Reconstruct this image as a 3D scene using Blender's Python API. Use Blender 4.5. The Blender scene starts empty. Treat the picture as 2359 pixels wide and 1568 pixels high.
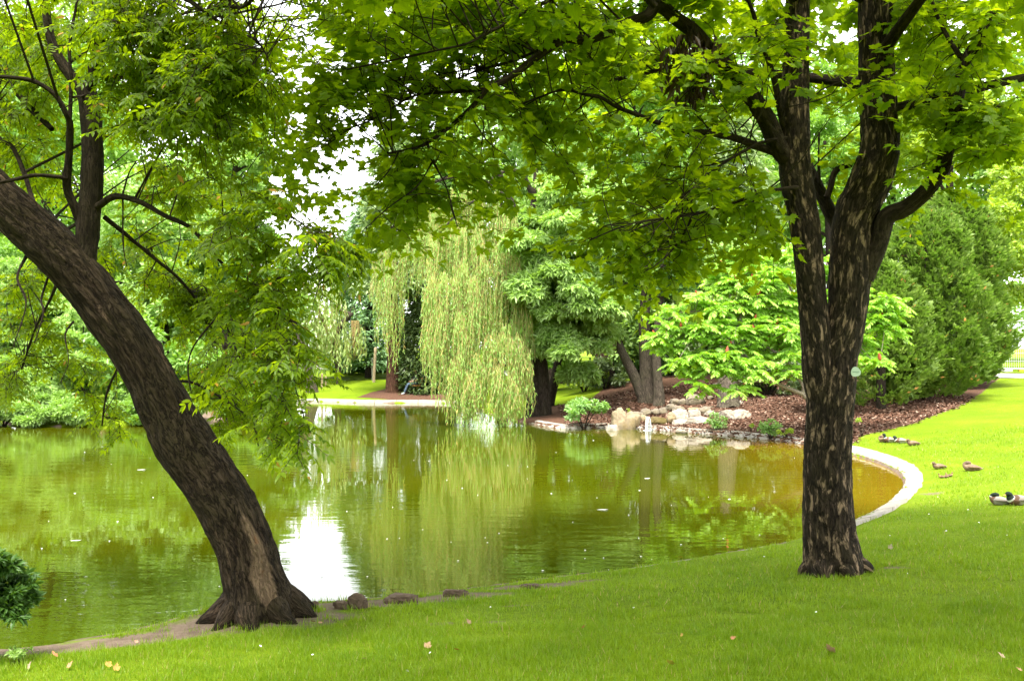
import bpy, math, random
import numpy as np
from mathutils import Vector, Matrix, Euler

random.seed(7)
R = np.random.default_rng(11)
sc = bpy.context.scene
COL = sc.collection
PI = math.pi

# ------------------------------------------------------------------ camera, sky, sun, exposure
CAM_H, FOC, HOR = 3.0, 2295.0, 800.0       # eye above the water; focal length and horizon row of the 2359 x 1568 view
PITCH = math.atan((HOR - 784.0) / FOC)
cam = bpy.data.cameras.new('camera'); cam_o = bpy.data.objects.new('camera', cam); COL.objects.link(cam_o)
cam_o.location = (0, 0, CAM_H); cam_o.rotation_euler = (PI / 2 + PITCH, 0, 0)
cam.sensor_width = 36.0; cam.lens = 36.0 * FOC / 2359.0
cam.clip_start = 0.1; cam.clip_end = 3000
sc.camera = cam_o

SUN_EL, SUN_AZ = math.radians(70), math.radians(190)
world = bpy.data.worlds.new('World'); sc.world = world; world.use_nodes = True
nt = world.node_tree
bg = nt.nodes['Background']
sky = nt.nodes.new('ShaderNodeTexSky'); sky.sky_type = 'NISHITA'; sky.sun_disc = False
sky.sun_elevation = SUN_EL; sky.sun_rotation = SUN_AZ; sky.air_density = 1.0; sky.dust_density = 1.0; sky.ozone_density = 1.0
hs = nt.nodes.new('ShaderNodeHueSaturation'); hs.inputs['Saturation'].default_value = 0.12   # bright overcast
nt.links.new(sky.outputs[0], hs.inputs['Color']); nt.links.new(hs.outputs[0], bg.inputs['Color'])
bg.inputs['Strength'].default_value = 0.15
sun = bpy.data.lights.new('sun', 'SUN'); sun.energy = 1.9; sun.angle = math.radians(18); sun.color = (1.0, 0.95, 0.86)
sun_o = bpy.data.objects.new('sun', sun); COL.objects.link(sun_o)
sd_ = Vector((math.sin(SUN_AZ) * math.cos(SUN_EL), math.cos(SUN_AZ) * math.cos(SUN_EL), math.sin(SUN_EL)))
sun_o.rotation_euler = sd_.to_track_quat('Z', 'Y').to_euler()
vs = sc.view_settings
vs.view_transform = 'Standard'; vs.look = 'None'; vs.gamma = 1.0; vs.exposure = 2.5; vs.use_curve_mapping = False
sc.display_settings.display_device = 'sRGB'
cy = sc.cycles
cy.max_bounces = 10; cy.diffuse_bounces = 5; cy.glossy_bounces = 3; cy.transmission_bounces = 6; cy.transparent_max_bounces = 4
cy.caustics_reflective = False; cy.caustics_refractive = False
cy.sample_clamp_indirect = 8.0
cy.use_denoising = True
try:
    cy.denoiser = 'OPENIMAGEDENOISE'; cy.denoising_input_passes = 'RGB_ALBEDO_NORMAL'; cy.denoising_prefilter = 'ACCURATE'
except Exception:
    pass

# ------------------------------------------------------------------ helpers
CP, SP = math.cos(PITCH), math.sin(PITCH)
def ray(px, py):
    dx = (px - 1179.5) / FOC; dz = (784.0 - py) / FOC
    return np.array([dx, CP - dz * SP, dz * CP + SP])
def P(px, py, Y):                       # the point of the view's ray at depth Y
    d = ray(px, py); return np.array([0, 0, CAM_H]) + d * (Y / d[1])
def G(px, py, z):
    d = ray(px, py); return np.array([0, 0, CAM_H]) + d * ((z - CAM_H) / d[2])
def M(px, Y):                           # a length of px view pixels at depth Y, in metres
    return px * Y / FOC
def nrm(v):
    v = np.asarray(v, float); n = np.linalg.norm(v, axis=-1, keepdims=True); return v / np.maximum(n, 1e-9)
def sstep(a, b, x):
    t = np.clip((x - a) / (b - a), 0, 1); return t * t * (3 - 2 * t)

def _hash(i, j, k):
    n = (i * 374761393 + j * 668265263 + k * 2147483647 + 1013904223) & 0xffffffff
    n = ((n ^ (n >> 13)) * 1274126177) & 0xffffffff
    n = (n ^ (n >> 16)) & 0xffffffff
    return n / 4294967295.0
def noise(p):                           # value noise, about 0..1
    p = np.asarray(p, float); i = np.floor(p).astype(np.int64); f = p - i; f = f * f * (3 - 2 * f)
    r = 0
    for a in (0, 1):
        for b in (0, 1):
            for c in (0, 1):
                w = (f[..., 0] if a else 1 - f[..., 0]) * (f[..., 1] if b else 1 - f[..., 1]) * (f[..., 2] if c else 1 - f[..., 2])
                r = r + w * _hash(i[..., 0] + a, i[..., 1] + b, i[..., 2] + c)
    return r
def fbm(p, o=4):
    p = np.asarray(p, float); r = 0; a = 0.5
    for k in range(o):
        r = r + a * noise(p * (2 ** k) + 17.3 * k); a *= 0.5
    return r

class MB:
    """collects vertices and faces; build() links them as ONE mesh object"""
    def __init__(s): s.v = []; s.f = []; s.uv = []; s.n = 0; s.at = {}
    def add(s, v, f, uv=None):
        v = np.asarray(v, float).reshape(-1, 3)
        for a in (f if isinstance(f, list) else [f]):
            s.f.append(np.asarray(a, np.int64) + s.n)
        s.v.append(v); s.uv.append(np.zeros((len(v), 2)) if uv is None else np.asarray(uv, float)); s.n += len(v)
    def build(s, name, mat, parent=None, smooth=True, attrs=None):
        me = bpy.data.meshes.new(name)
        V = np.concatenate(s.v) if s.v else np.zeros((0, 3)); UV = np.concatenate(s.uv) if s.uv else np.zeros((0, 2))
        idx = np.concatenate([a.ravel() for a in s.f]); cnt = np.concatenate([np.full(a.shape[0], a.shape[1]) for a in s.f])
        if parent is not None: V = V - np.array(parent.location)
        me.vertices.add(len(V)); me.vertices.foreach_set('co', V.ravel())
        me.loops.add(len(idx)); me.loops.foreach_set('vertex_index', idx.astype(np.int32))
        me.polygons.add(len(cnt)); st = np.concatenate([[0], np.cumsum(cnt)[:-1]])
        me.polygons.foreach_set('loop_start', st.astype(np.int32))
        me.polygons.foreach_set('use_smooth', np.full(len(cnt), smooth))
        l = me.uv_layers.new(name='UVMap'); l.data.foreach_set('uv', UV[idx].ravel().astype(np.float32))
        if attrs:
            for k, a in attrs.items():
                at = me.attributes.new(k, 'FLOAT', 'POINT'); at.data.foreach_set('value', np.asarray(a, np.float32))
        me.update(calc_edges=True)
        for m_ in (mat if isinstance(mat, (list, tuple)) else [mat]): me.materials.append(m_)
        o = bpy.data.objects.new(name, me); COL.objects.link(o)
        if parent is not None: o.parent = parent
        return o

def tag(o, label=None, cat=None, group=None, kind=None):
    if label: o['label'] = label
    if cat: o['category'] = cat
    if group: o['group'] = group
    if kind: o['kind'] = kind
    return o
def thing(name, loc, label, cat, group=None):
    o = bpy.data.objects.new(name, None); o.empty_display_size = 0.2; COL.objects.link(o)
    o.location = tuple(float(c) for c in loc)
    return tag(o, label, cat, group)

def smooth_path(pts, n):                # Catmull-Rom through rows of any width
    pts = np.asarray(pts, float)
    if len(pts) == 2: 
        t = np.linspace(0, 1, n)[:, None]; return pts[0] * (1 - t) + pts[1] * t
    q = np.vstack([2 * pts[0] - pts[1], pts, 2 * pts[-1] - pts[-2]])
    seg = np.linalg.norm(np.diff(pts[:, :3], axis=0), axis=1); cum = np.concatenate([[0], np.cumsum(seg)])
    s = np.linspace(0, cum[-1], n); k = np.clip(np.searchsorted(cum, s, side='right') - 1, 0, len(pts) - 2)
    t = ((s - cum[k]) / np.maximum(seg[k], 1e-9))[:, None]
    a, b, c, d = q[k], q[k + 1], q[k + 2], q[k + 3]
    return 0.5 * ((2 * b) + (c - a) * t + (2 * a - 5 * b + 4 * c - d) * t ** 2 + (3 * b - a - 3 * c + d) * t ** 3)

def frames(c):
    t = nrm(np.gradient(c, axis=0)); n = np.zeros_like(c)
    ref = np.array([0, 1.0, 0]) if abs(t[0][1]) < 0.9 else np.array([1.0, 0, 0])
    u = ref - t[0] * np.dot(ref, t[0]); u /= np.linalg.norm(u); n[0] = u
    for i in range(1, len(c)):
        u = n[i - 1] - t[i] * np.dot(n[i - 1], t[i]); n[i] = u / max(np.linalg.norm(u), 1e-9)
    return t, n, np.cross(t, n)

def tube(mb, pts, rad, sides=8, step=None, n=None, rough=0.0, rfreq=8.0, flare=None, cap=True, seed=0.0, ridge=0.0):
    """pts (k,3), rad (k): a tapered limb; the UV is in metres (round, along); the seam lies on the far (+y) side"""
    a = np.column_stack([np.asarray(pts, float), np.asarray(rad, float)])
    L = np.linalg.norm(np.diff(a[:, :3], axis=0), axis=1).sum()
    if n is None: n = max(4, int(L / step)) if step else max(6, len(a) * 3)
    s = smooth_path(a, n); c, r = s[:, :3], np.maximum(s[:, 3], 0.0008)
    t, e1, e2 = frames(c)
    th = np.linspace(0, 2 * PI, sides + 1)
    ln = np.concatenate([[0], np.cumsum(np.linalg.norm(np.diff(c, axis=0), axis=1))])
    rr = np.repeat(r[:, None], sides + 1, 1)
    if flare:
        h, amt, lobes, ph = flare
        rr = rr * (1 + amt * np.exp(-ln / h)[:, None] * (0.75 + 0.45 * np.cos(lobes * th + ph) + 0.25 * np.cos((lobes + 2) * th + 1.7 * ph))[None])
    d = np.cos(th)[None, :, None] * e1[:, None] + np.sin(th)[None, :, None] * e2[:, None]
    if rough or ridge:
        q = c[:, None] + d * rr[..., None]
        rr = rr + rough * (fbm(q * rfreq + seed, 4) - 0.47) * 2
        if ridge:
            cyl = np.stack([np.cos(th)[None] * r.mean() * 16 + 0 * ln[:, None], np.sin(th)[None] * r.mean() * 16 + 0 * ln[:, None], 2.2 * ln[:, None] + 0 * th[None]], -1)
            wz = np.abs(fbm(cyl + seed + 0.8 * fbm(q * 5, 2)[..., None], 3) - 0.45) * 2
            rr = rr + ridge * (np.minimum(wz * 2.2, 1) - 0.6)
    v = c[:, None] + d * rr[..., None]
    uv = np.stack([np.repeat((th / (2 * PI) * 2 * PI * r.mean())[None], n, 0), np.repeat(ln[:, None], sides + 1, 1)], -1)
    S = sides + 1
    i = np.arange(n - 1)[:, None] * S + np.arange(sides)[None]
    f = np.stack([i, i + 1, i + S + 1, i + S], -1).reshape(-1, 4)
    fs = [f]
    V = v.reshape(-1, 3); U = uv.reshape(-1, 2)
    if cap:
        V = np.vstack([V, c[-1] + t[-1] * r[-1] * 0.6]); U = np.vstack([U, [0, ln[-1]]])
        j = (n - 1) * S + np.arange(sides)
        fs.append(np.stack([j, j + 1, np.full(sides, n * S)], -1))
    mb.add(V, fs, U)
    return c, r

def inst(mb, tv, tf, pos, X, Yv, Z, sc_):
    """lay the template (vertices tv, list of faces) at every pos with axes X, Y, Z and scale"""
    N = len(pos); tv = np.asarray(tv, float); k = len(tv)
    sc_ = np.broadcast_to(np.asarray(sc_, float), (N,))[:, None, None]
    v = pos[:, None] + sc_ * (tv[None, :, 0:1] * X[:, None] + tv[None, :, 1:2] * Yv[:, None] + tv[None, :, 2:3] * Z[:, None])
    off = (np.arange(N) * k)[:, None, None]
    by = {}
    for f in tf: by.setdefault(len(f), []).append(f)
    mb.add(v.reshape(-1, 3), [(np.array(fl)[None] + off).reshape(-1, ln) for ln, fl in by.items()])

def axes(tip, normal):
    Yv = nrm(tip); Z = normal - Yv * (normal * Yv).sum(-1, keepdims=True); Z = nrm(Z); X = np.cross(Yv, Z); return X, Yv, Z

KITE = ([(0, 0, 0), (-0.27, 0.42, 0.07), (0, 1, -0.06), (0.27, 0.42, 0.07)], [(0, 3, 2), (0, 2, 1)])
def narrow(w): return ([(0, 0, 0), (-w, 0.4, 0.03), (0, 1, -0.05), (w, 0.4, 0.03)], [(0, 3, 2), (0, 2, 1)])
LEAFLET = ([(0, 0, 0), (-0.15, 0.2, 0.03), (-0.19, 0.45, 0.05), (-0.1, 0.75, 0.01), (0, 1.0, -0.07), (0.1, 0.75, 0.01), (0.19, 0.45, 0.05), (0.15, 0.2, 0.03), (0, 0.45, 0)],
           [(0, 8, 2, 1), (8, 4, 3, 2), (0, 7, 6, 8), (8, 6, 5, 4)])
def _maple():
    half = [(0.0, 0.0), (0.16, -0.10), (0.34, -0.12), (0.33, 0.02), (0.50, 0.10), (0.44, 0.22), (0.56, 0.42), (0.40, 0.44), (0.33, 0.52), (0.19, 0.47), (0.24, 0.70), (0.12, 0.74), (0.0, 1.0)]
    v = []; f = []
    for sgn in (1, -1):
        b = len(v)
        for x, y in half: v.append((sgn * x, y, 0.14 * x - 0.10 * y * y))
        r = list(range(b, b + len(half)))
        f.append(tuple(r if sgn > 0 else r[::-1]))
    return v, f
MAPLE = _maple()
def _palm(k=5, spread=2.1, w=0.2):
    v = []; f = []
    for i in range(k):
        a = (i / (k - 1) - 0.5) * spread * 2 * 0.75; l = 1 - 0.35 * abs(i / (k - 1) - 0.5) * 2
        c, s = math.cos(a), math.sin(a); b = len(v)
        for x, y, z in ((0, 0, 0), (-w * 0.8, 0.6, 0.02), (0, 1, -0.22), (w * 0.8, 0.6, 0.02)):
            x, y = x * l, y * l; v.append((x * c + y * s, -x * s + y * c, z * l))
        f += [(b, b + 3, b + 2), (b, b + 2, b + 1)]
    return v, f
PALM = _palm()

def rnd_dir(n, zs=1.0):
    d = R.normal(size=(n, 3)); d[:, 2] *= zs; return nrm(d)

# ------------------------------------------------------------------ materials
class NT:
    def __init__(s, name):
        s.m = bpy.data.materials.new(name); s.m.use_nodes = True; s.t = s.m.node_tree; s.t.nodes.clear()
        s.out = s.n('ShaderNodeOutputMaterial')
    def n(s, typ, **kw):
        nd = s.t.nodes.new(typ)
        for k, v in kw.items():
            if k in nd.bl_rna.properties.keys(): setattr(nd, k, v)
            else: nd.inputs[k].default_value = v
        return nd
    def l(s, a, b): s.t.links.new(a, b)
    def mix(s, fac, a, b, mode='MIX'):
        nd = s.n('ShaderNodeMix', data_type='RGBA', blend_type=mode)
        for sock, val in ((nd.inputs[0], fac), (nd.inputs[6], a), (nd.inputs[7], b)):
            if isinstance(val, bpy.types.NodeSocket): s.l(val, sock)
            elif isinstance(val, (int, float)): sock.default_value = val
            else: sock.default_value = tuple(val) + ((1,) if len(val) == 3 else ())
        return nd.outputs[2]
    def ramp(s, fac, stops):
        nd = s.n('ShaderNodeValToRGB'); s.l(fac, nd.inputs[0]); el = nd.color_ramp.elements
        while len(el) < len(stops): el.new(0.5)
        for e, (p, c) in zip(el, stops):
            e.position = p; e.color = (c, c, c, 1) if isinstance(c, (int, float)) else tuple(c) + (1,)
        return nd.outputs[0]
    def noise(s, vec, scale, detail=4, rough=0.55, dist=0.0):
        nd = s.n('ShaderNodeTexNoise'); nd.inputs['Scale'].default_value = scale; nd.inputs['Detail'].default_value = detail
        nd.inputs['Roughness'].default_value = rough; nd.inputs['Distortion'].default_value = dist
        if vec is not None: s.l(vec, nd.inputs['Vector'])
        return nd.outputs[0]
    def mapping(s, vec, scale=(1, 1, 1), loc=(0, 0, 0), rot=(0, 0, 0)):
        nd = s.n('ShaderNodeMapping'); s.l(vec, nd.inputs[0]); nd.inputs['Scale'].default_value = scale; nd.inputs['Location'].default_value = loc
        nd.inputs['Rotation'].default_value = rot; return nd.outputs[0]
    def math(s, op, a, b=None, clamp=False):
        nd = s.n('ShaderNodeMath', operation=op); nd.use_clamp = clamp
        for sock, val in ((nd.inputs[0], a), (nd.inputs[1], b)):
            if val is None: continue
            if isinstance(val, bpy.types.NodeSocket): s.l(val, sock)
            else: sock.default_value = val
        return nd.outputs[0]
    def bump(s, h, strength, dist):
        nd = s.n('ShaderNodeBump'); s.l(h, nd.inputs['Height']); nd.inputs['Strength'].default_value = strength; nd.inputs['Distance'].default_value = dist
        return nd.outputs[0]
    def principled(s, col, rough=0.8, normal=None, spec=0.3, **kw):
        nd = s.n('ShaderNodeBsdfPrincipled')
        if isinstance(col, bpy.types.NodeSocket): s.l(col, nd.inputs['Base Color'])
        else: nd.inputs['Base Color'].default_value = tuple(col) + (1,)
        if isinstance(rough, bpy.types.NodeSocket): s.l(rough, nd.inputs['Roughness'])
        else: nd.inputs['Roughness'].default_value = rough
        nd.inputs['Specular IOR Level'].default_value = spec
        if normal is not None: s.l(normal, nd.inputs['Normal'])
        for k, v in kw.items(): nd.inputs[k].default_value = v
        s.l(nd.outputs[0], s.out.inputs[0]); return nd

def obj_co(t): return t.n('ShaderNodeTexCoord').outputs['Object']
def uv_co(t): return t.n('ShaderNodeTexCoord').outputs['UV']

def leaf_mat(name, c1, c2, t1, t2, clump=0.6, gloss=0.05, dead=0.0, deadc=(0.30, 0.17, 0.03)):
    """c1..c2: reflected colour range leaf by leaf, t1..t2: colour let through"""
    t = NT(name)
    rnd = t.n('ShaderNodeNewGeometry').outputs['Random Per Island']
    cl = t.ramp(t.noise(obj_co(t), clump, 3), [(0.3, 0.0), (0.7, 1.0)])
    fac = t.math('ADD', t.math('MULTIPLY', rnd, 0.6), t.math('MULTIPLY', cl, 0.4))
    c = t.mix(fac, c1, c2); tr = t.mix(fac, t1, t2)
    if dead:
        dm = t.math('LESS_THAN', rnd, dead); c = t.mix(dm, c, deadc); tr = t.mix(dm, tr, deadc)
    d = t.n('ShaderNodeBsdfDiffuse'); t.l(c, d.inputs[0])
    b = t.n('ShaderNodeBsdfTranslucent'); t.l(tr, b.inputs[0])
    a = t.n('ShaderNodeAddShader'); t.l(d.outputs[0], a.inputs[0]); t.l(b.outputs[0], a.inputs[1])
    g = t.n('ShaderNodeBsdfGlossy'); g.inputs['Roughness'].default_value = 0.45; g.inputs[0].default_value = (0.8, 0.85, 0.8, 1)
    m = t.n('ShaderNodeMixShader'); m.inputs[0].default_value = gloss
    t.l(a.outputs[0], m.inputs[1]); t.l(g.outputs[0], m.inputs[2]); t.l(m.outputs[0], t.out.inputs[0])
    return t.m

def bark_mat(name, dark, light, patch=None, pamt=0.0, pscale=(9, 2.2), ridge=1.0, extra=None):
    t = NT(name); uv = uv_co(t)
    n1 = t.noise(t.mapping(uv, (26, 4.5, 1)), 1.0, 6, 0.65, 0.6)
    n2 = t.noise(t.mapping(uv, (70, 22, 1)), 1.0, 4, 0.6)
    n3 = t.noise(obj_co(t), 1.7, 3)
    fz = t.math('ABSOLUTE', t.math('SUBTRACT', t.noise(t.mapping(uv, (22, 4.2, 1), (5.3, 2.1, 0)), 1.0, 4, 0.6, 1.2), 0.5))
    fur = t.ramp(fz, [(0.004, 0.25), (0.05, 1.0)])
    c = t.mix(t.ramp(n1, [(0.42, 0.0), (0.62, 1.0)]), dark, light)
    c = t.mix(t.math('MULTIPLY', n2, 0.5), c, tuple(x * 0.45 for x in dark))
    c = t.mix(t.ramp(n3, [(0.35, 0.0), (0.7, 0.55)]), c, tuple(0.5 * (a + b) * s for a, b, s in zip(dark, light, (0.8, 0.95, 0.7))))
    if patch:
        pm = t.noise(t.mapping(uv, (pscale[0], pscale[1], 1), (3.1, 1.7, 0)), 1.0, 3, 0.55, 0.35)
        c = t.mix(t.ramp(pm, [(1 - pamt - 0.06, 0.0), (1 - pamt + 0.035, 1.0)]), c, t.mix(n2, patch, tuple(x * 0.65 for x in patch)))
    c = t.mix(fur, tuple(x * 0.3 for x in dark), c)
    if extra: c = extra(t, uv, c)
    h = t.math('ADD', t.math('ADD', n1, t.math('MULTIPLY', n2, 0.35)), t.math('MULTIPLY', fur, 0.6))
    t.principled(c, 0.9, t.bump(h, min(1, 0.9 * ridge), 0.07), 0.12)
    return t.m

def plain(name, col, rough=0.7, var=0.25, scale=6, spec=0.3, bump=0.0, bscale=30):
    t = NT(name); n = t.noise(obj_co(t), scale, 4)
    c = t.mix(n, tuple(x * (1 - var) for x in col), tuple(min(1, x * (1 + var)) for x in col))
    t.principled(c, rough, t.bump(t.noise(obj_co(t), bscale, 5), bump, 0.02) if bump else None, spec); return t.m

MAT = {}
MAT['maple_leaf'] = leaf_mat('maple_leaf', (0.05, 0.09, 0.003), (0.085, 0.13, 0.004), (0.135, 0.225, 0.002), (0.35, 0.44, 0.004), 0.9, 0.018)
MAT['ash_leaf'] = leaf_mat('pinnate_leaf', (0.032, 0.058, 0.003), (0.06, 0.09, 0.004), (0.13, 0.22, 0.002), (0.35, 0.445, 0.004), 0.9, 0.02, 0.008)
MAT['willow_leaf'] = leaf_mat('willow_leaf', (0.12, 0.215, 0.04), (0.205, 0.32, 0.07), (0.14, 0.205, 0.02), (0.23, 0.29, 0.025), 0.9, 0.03, 0.03, (0.38, 0.29, 0.08))
MAT['pale_willow_leaf'] = leaf_mat('pale_willow_leaf', (0.18, 0.26, 0.07), (0.28, 0.35, 0.12), (0.16, 0.22, 0.03), (0.23, 0.28, 0.05), 0.5, 0.05)
MAT['chestnut_leaf'] = leaf_mat('chestnut_leaf', (0.13, 0.215, 0.04), (0.26, 0.36, 0.11), (0.10, 0.18, 0.009), (0.16, 0.25, 0.014), 0.9, 0.04)
MAT['pale_leaf'] = leaf_mat('pale_leaf', (0.12, 0.21, 0.04), (0.21, 0.31, 0.075), (0.10, 0.18, 0.012), (0.16, 0.25, 0.02), 0.4, 0.06)
MAT['mid_leaf'] = leaf_mat('mid_leaf', (0.08, 0.16, 0.022), (0.14, 0.24, 0.04), (0.10, 0.19, 0.008), (0.16, 0.26, 0.012), 0.4, 0.05)
MAT['yellow_leaf'] = leaf_mat('yellow_green_leaf', (0.13, 0.20, 0.015), (0.22, 0.28, 0.03), (0.16, 0.24, 0.006), (0.25, 0.31, 0.01), 0.5, 0.05)
MAT['sumac_leaf'] = leaf_mat('sumac_leaf', (0.11, 0.22, 0.022), (0.22, 0.35, 0.06), (0.13, 0.24, 0.005), (0.21, 0.33, 0.01), 0.8, 0.025)
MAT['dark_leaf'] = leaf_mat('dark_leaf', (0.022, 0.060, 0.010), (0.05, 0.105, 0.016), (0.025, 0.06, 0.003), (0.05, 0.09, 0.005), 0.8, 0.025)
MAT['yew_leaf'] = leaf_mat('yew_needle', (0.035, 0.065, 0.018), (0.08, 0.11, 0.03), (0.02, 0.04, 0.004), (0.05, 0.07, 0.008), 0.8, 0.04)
MAT['blue_needle'] = leaf_mat('blue_green_needle', (0.09, 0.17, 0.07), (0.17, 0.27, 0.12), (0.05, 0.1, 0.02), (0.08, 0.14, 0.03), 0.6, 0.04)
MAT['grey_needle'] = leaf_mat('grey_green_needle', (0.14, 0.20, 0.08), (0.23, 0.29, 0.13), (0.07, 0.11, 0.02), (0.1, 0.15, 0.03), 0.6, 0.04)
MAT['thuja_leaf'] = leaf_mat('thuja_spray', (0.042, 0.080, 0.011), (0.15, 0.21, 0.032), (0.04, 0.09, 0.006), (0.08, 0.14, 0.012), 2.4, 0.02, 0.004, (0.35, 0.17, 0.05))
MAT['purple_leaf'] = leaf_mat('purple_leaf', (0.09, 0.045, 0.045), (0.17, 0.09, 0.08), (0.08, 0.03, 0.03), (0.12, 0.06, 0.05), 0.8, 0.05)
MAT['shrub_leaf'] = leaf_mat('shrub_leaf', (0.10, 0.20, 0.04), (0.19, 0.31, 0.09), (0.10, 0.18, 0.012), (0.15, 0.24, 0.02), 1.5, 0.06)
MAT['grass_blade'] = leaf_mat('grass_blade', (0.064, 0.138, 0.002), (0.165, 0.245, 0.005), (0.08, 0.135, 0.002), (0.16, 0.20, 0.004), 1.3, 0.04, 0.03, (0.26, 0.2, 0.08))
MAT['dead_leaf'] = leaf_mat('dead_leaf', (0.02, 0.011, 0.005), (0.05, 0.028, 0.012), (0.012, 0.005, 0.002), (0.025, 0.011, 0.004), 3, 0.03)

def _scar(t, uv, c):
    sep = t.n('ShaderNodeSeparateXYZ'); t.l(uv, sep.inputs[0])
    n = t.noise(t.mapping(uv, (9, 3, 1)), 1.0, 4, 0.6)
    nz = t.math('MULTIPLY', t.math('SUBTRACT', n, 0.5), 1.1)
    # an old strip of lost bark up the trunk's front
    du = t.math('ABSOLUTE', t.math('SUBTRACT', sep.outputs[0], t.math('ADD', t.math('MULTIPLY', sep.outputs[1], 0.02), SCAR_U)))
    dv = t.math('ABSOLUTE', t.math('SUBTRACT', sep.outputs[1], 0.62))
    e = t.math('ADD', t.math('ADD', t.math('MULTIPLY', du, 7.5), t.math('MULTIPLY', dv, 1.05)), nz)
    m = t.ramp(e, [(0.5, 1.0), (0.72, 0.0)])
    c2 = t.mix(t.noise(t.mapping(uv, (30, 6, 1)), 1.0, 4), (0.32, 0.22, 0.14), (0.16, 0.10, 0.065))
    c2 = t.mix(t.ramp(t.noise(t.mapping(uv, (14, 7, 1)), 1.0, 3), [(0.62, 0.0), (0.7, 0.5)]), c2, (0.24, 0.10, 0.045))
    return t.mix(t.math('MULTIPLY', m, 0.85), c, c2)
SCAR_U = 0.80
MAT['lean_bark'] = bark_mat('leaning_bark', (0.026, 0.016, 0.010), (0.105, 0.072, 0.048), (0.22, 0.145, 0.095), 0.30, (9, 1.6), 1.2, _scar)
MAT['maple_bark'] = bark_mat('maple_bark', (0.022, 0.015, 0.010), (0.085, 0.060, 0.040), (0.36, 0.25, 0.16), 0.40, (19, 4.8), 1.0)
MAT['limb_bark'] = bark_mat('limb_bark', (0.022, 0.015, 0.01), (0.07, 0.05, 0.035), None, 0, ridge=0.6)
MAT['twig_bark'] = plain('twig_bark', (0.03, 0.02, 0.013), 0.9)
MAT['red_bark'] = bark_mat('red_bark', (0.08, 0.035, 0.022), (0.24, 0.12, 0.08), None, 0, ridge=1.0)
MAT['grey_bark'] = bark_mat('grey_bark', (0.07, 0.055, 0.04), (0.19, 0.15, 0.115), None, 0, ridge=0.8)
MAT['dark_bark'] = bark_mat('dark_bark', (0.03, 0.022, 0.016), (0.09, 0.065, 0.05), None, 0, ridge=0.8)
MAT['sumac_bark'] = bark_mat('sumac_bark', (0.22, 0.17, 0.14), (0.42, 0.34, 0.28), None, 0, ridge=0.3)
MAT['pale_bark'] = bark_mat('pale_bark', (0.2, 0.18, 0.15), (0.55, 0.52, 0.46), None, 0, ridge=0.3)
MAT['willow_twig'] = plain('willow_twig', (0.36, 0.26, 0.10), 0.7)
MAT['post_wood'] = bark_mat('post_wood', (0.42, 0.30, 0.19), (0.66, 0.5, 0.35), None, 0, ridge=0.2)
MAT['bench_wood'] = bark_mat('bench_wood', (0.38, 0.17, 0.05), (0.6, 0.30, 0.10), None, 0, ridge=0.2)
MAT['steel'] = plain('galvanised_steel', (0.55, 0.58, 0.58), 0.4, 0.15, 8, 0.5)
MAT['iron'] = plain('dark_iron', (0.05, 0.05, 0.05), 0.5)
MAT['red_cone'] = plain('red_sumac_cone', (0.45, 0.09, 0.05), 0.8, 0.4, 20)

def rock_mat(name, c, moss=(0.10, 0.11, 0.03), mamt=0.35):
    t = NT(name); co = obj_co(t)
    n = t.noise(co, 3.2, 6, 0.62, 0.4); n2 = t.noise(co, 15, 5, 0.65)
    k = t.mix(t.ramp(n, [(0.33, 0), (0.68, 1)]), tuple(x * 0.55 for x in c), c)
    k = t.mix(t.ramp(n2, [(0.5, 0), (0.75, 0.65)]), k, tuple(x * 0.35 for x in c))
    k = t.mix(t.ramp(t.noise(co, 1.6, 4), [(1 - mamt - 0.1, 0), (1 - mamt + 0.12, 0.75)]), k, moss)
    t.principled(k, 0.9, t.bump(t.math('ADD', n, t.math('MULTIPLY', n2, 0.5)), 0.9, 0.05), 0.2); return t.m
MAT['white_rock'] = rock_mat('white_limestone', (0.44, 0.38, 0.30), (0.24, 0.19, 0.10), 0.32)
MAT['tan_rock'] = rock_mat('tan_limestone', (0.34, 0.27, 0.17), (0.20, 0.14, 0.05), 0.4)
MAT['grey_rock'] = rock_mat('grey_limestone', (0.27, 0.225, 0.165), (0.13, 0.11, 0.05), 0.42)
MAT['wet_rock'] = rock_mat('wet_rock', (0.20, 0.15, 0.07), (0.10, 0.08, 0.02), 0.5)
MAT['earth_rock'] = rock_mat('earthy_rock', (0.20, 0.14, 0.10), (0.09, 0.06, 0.04), 0.4)

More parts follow.
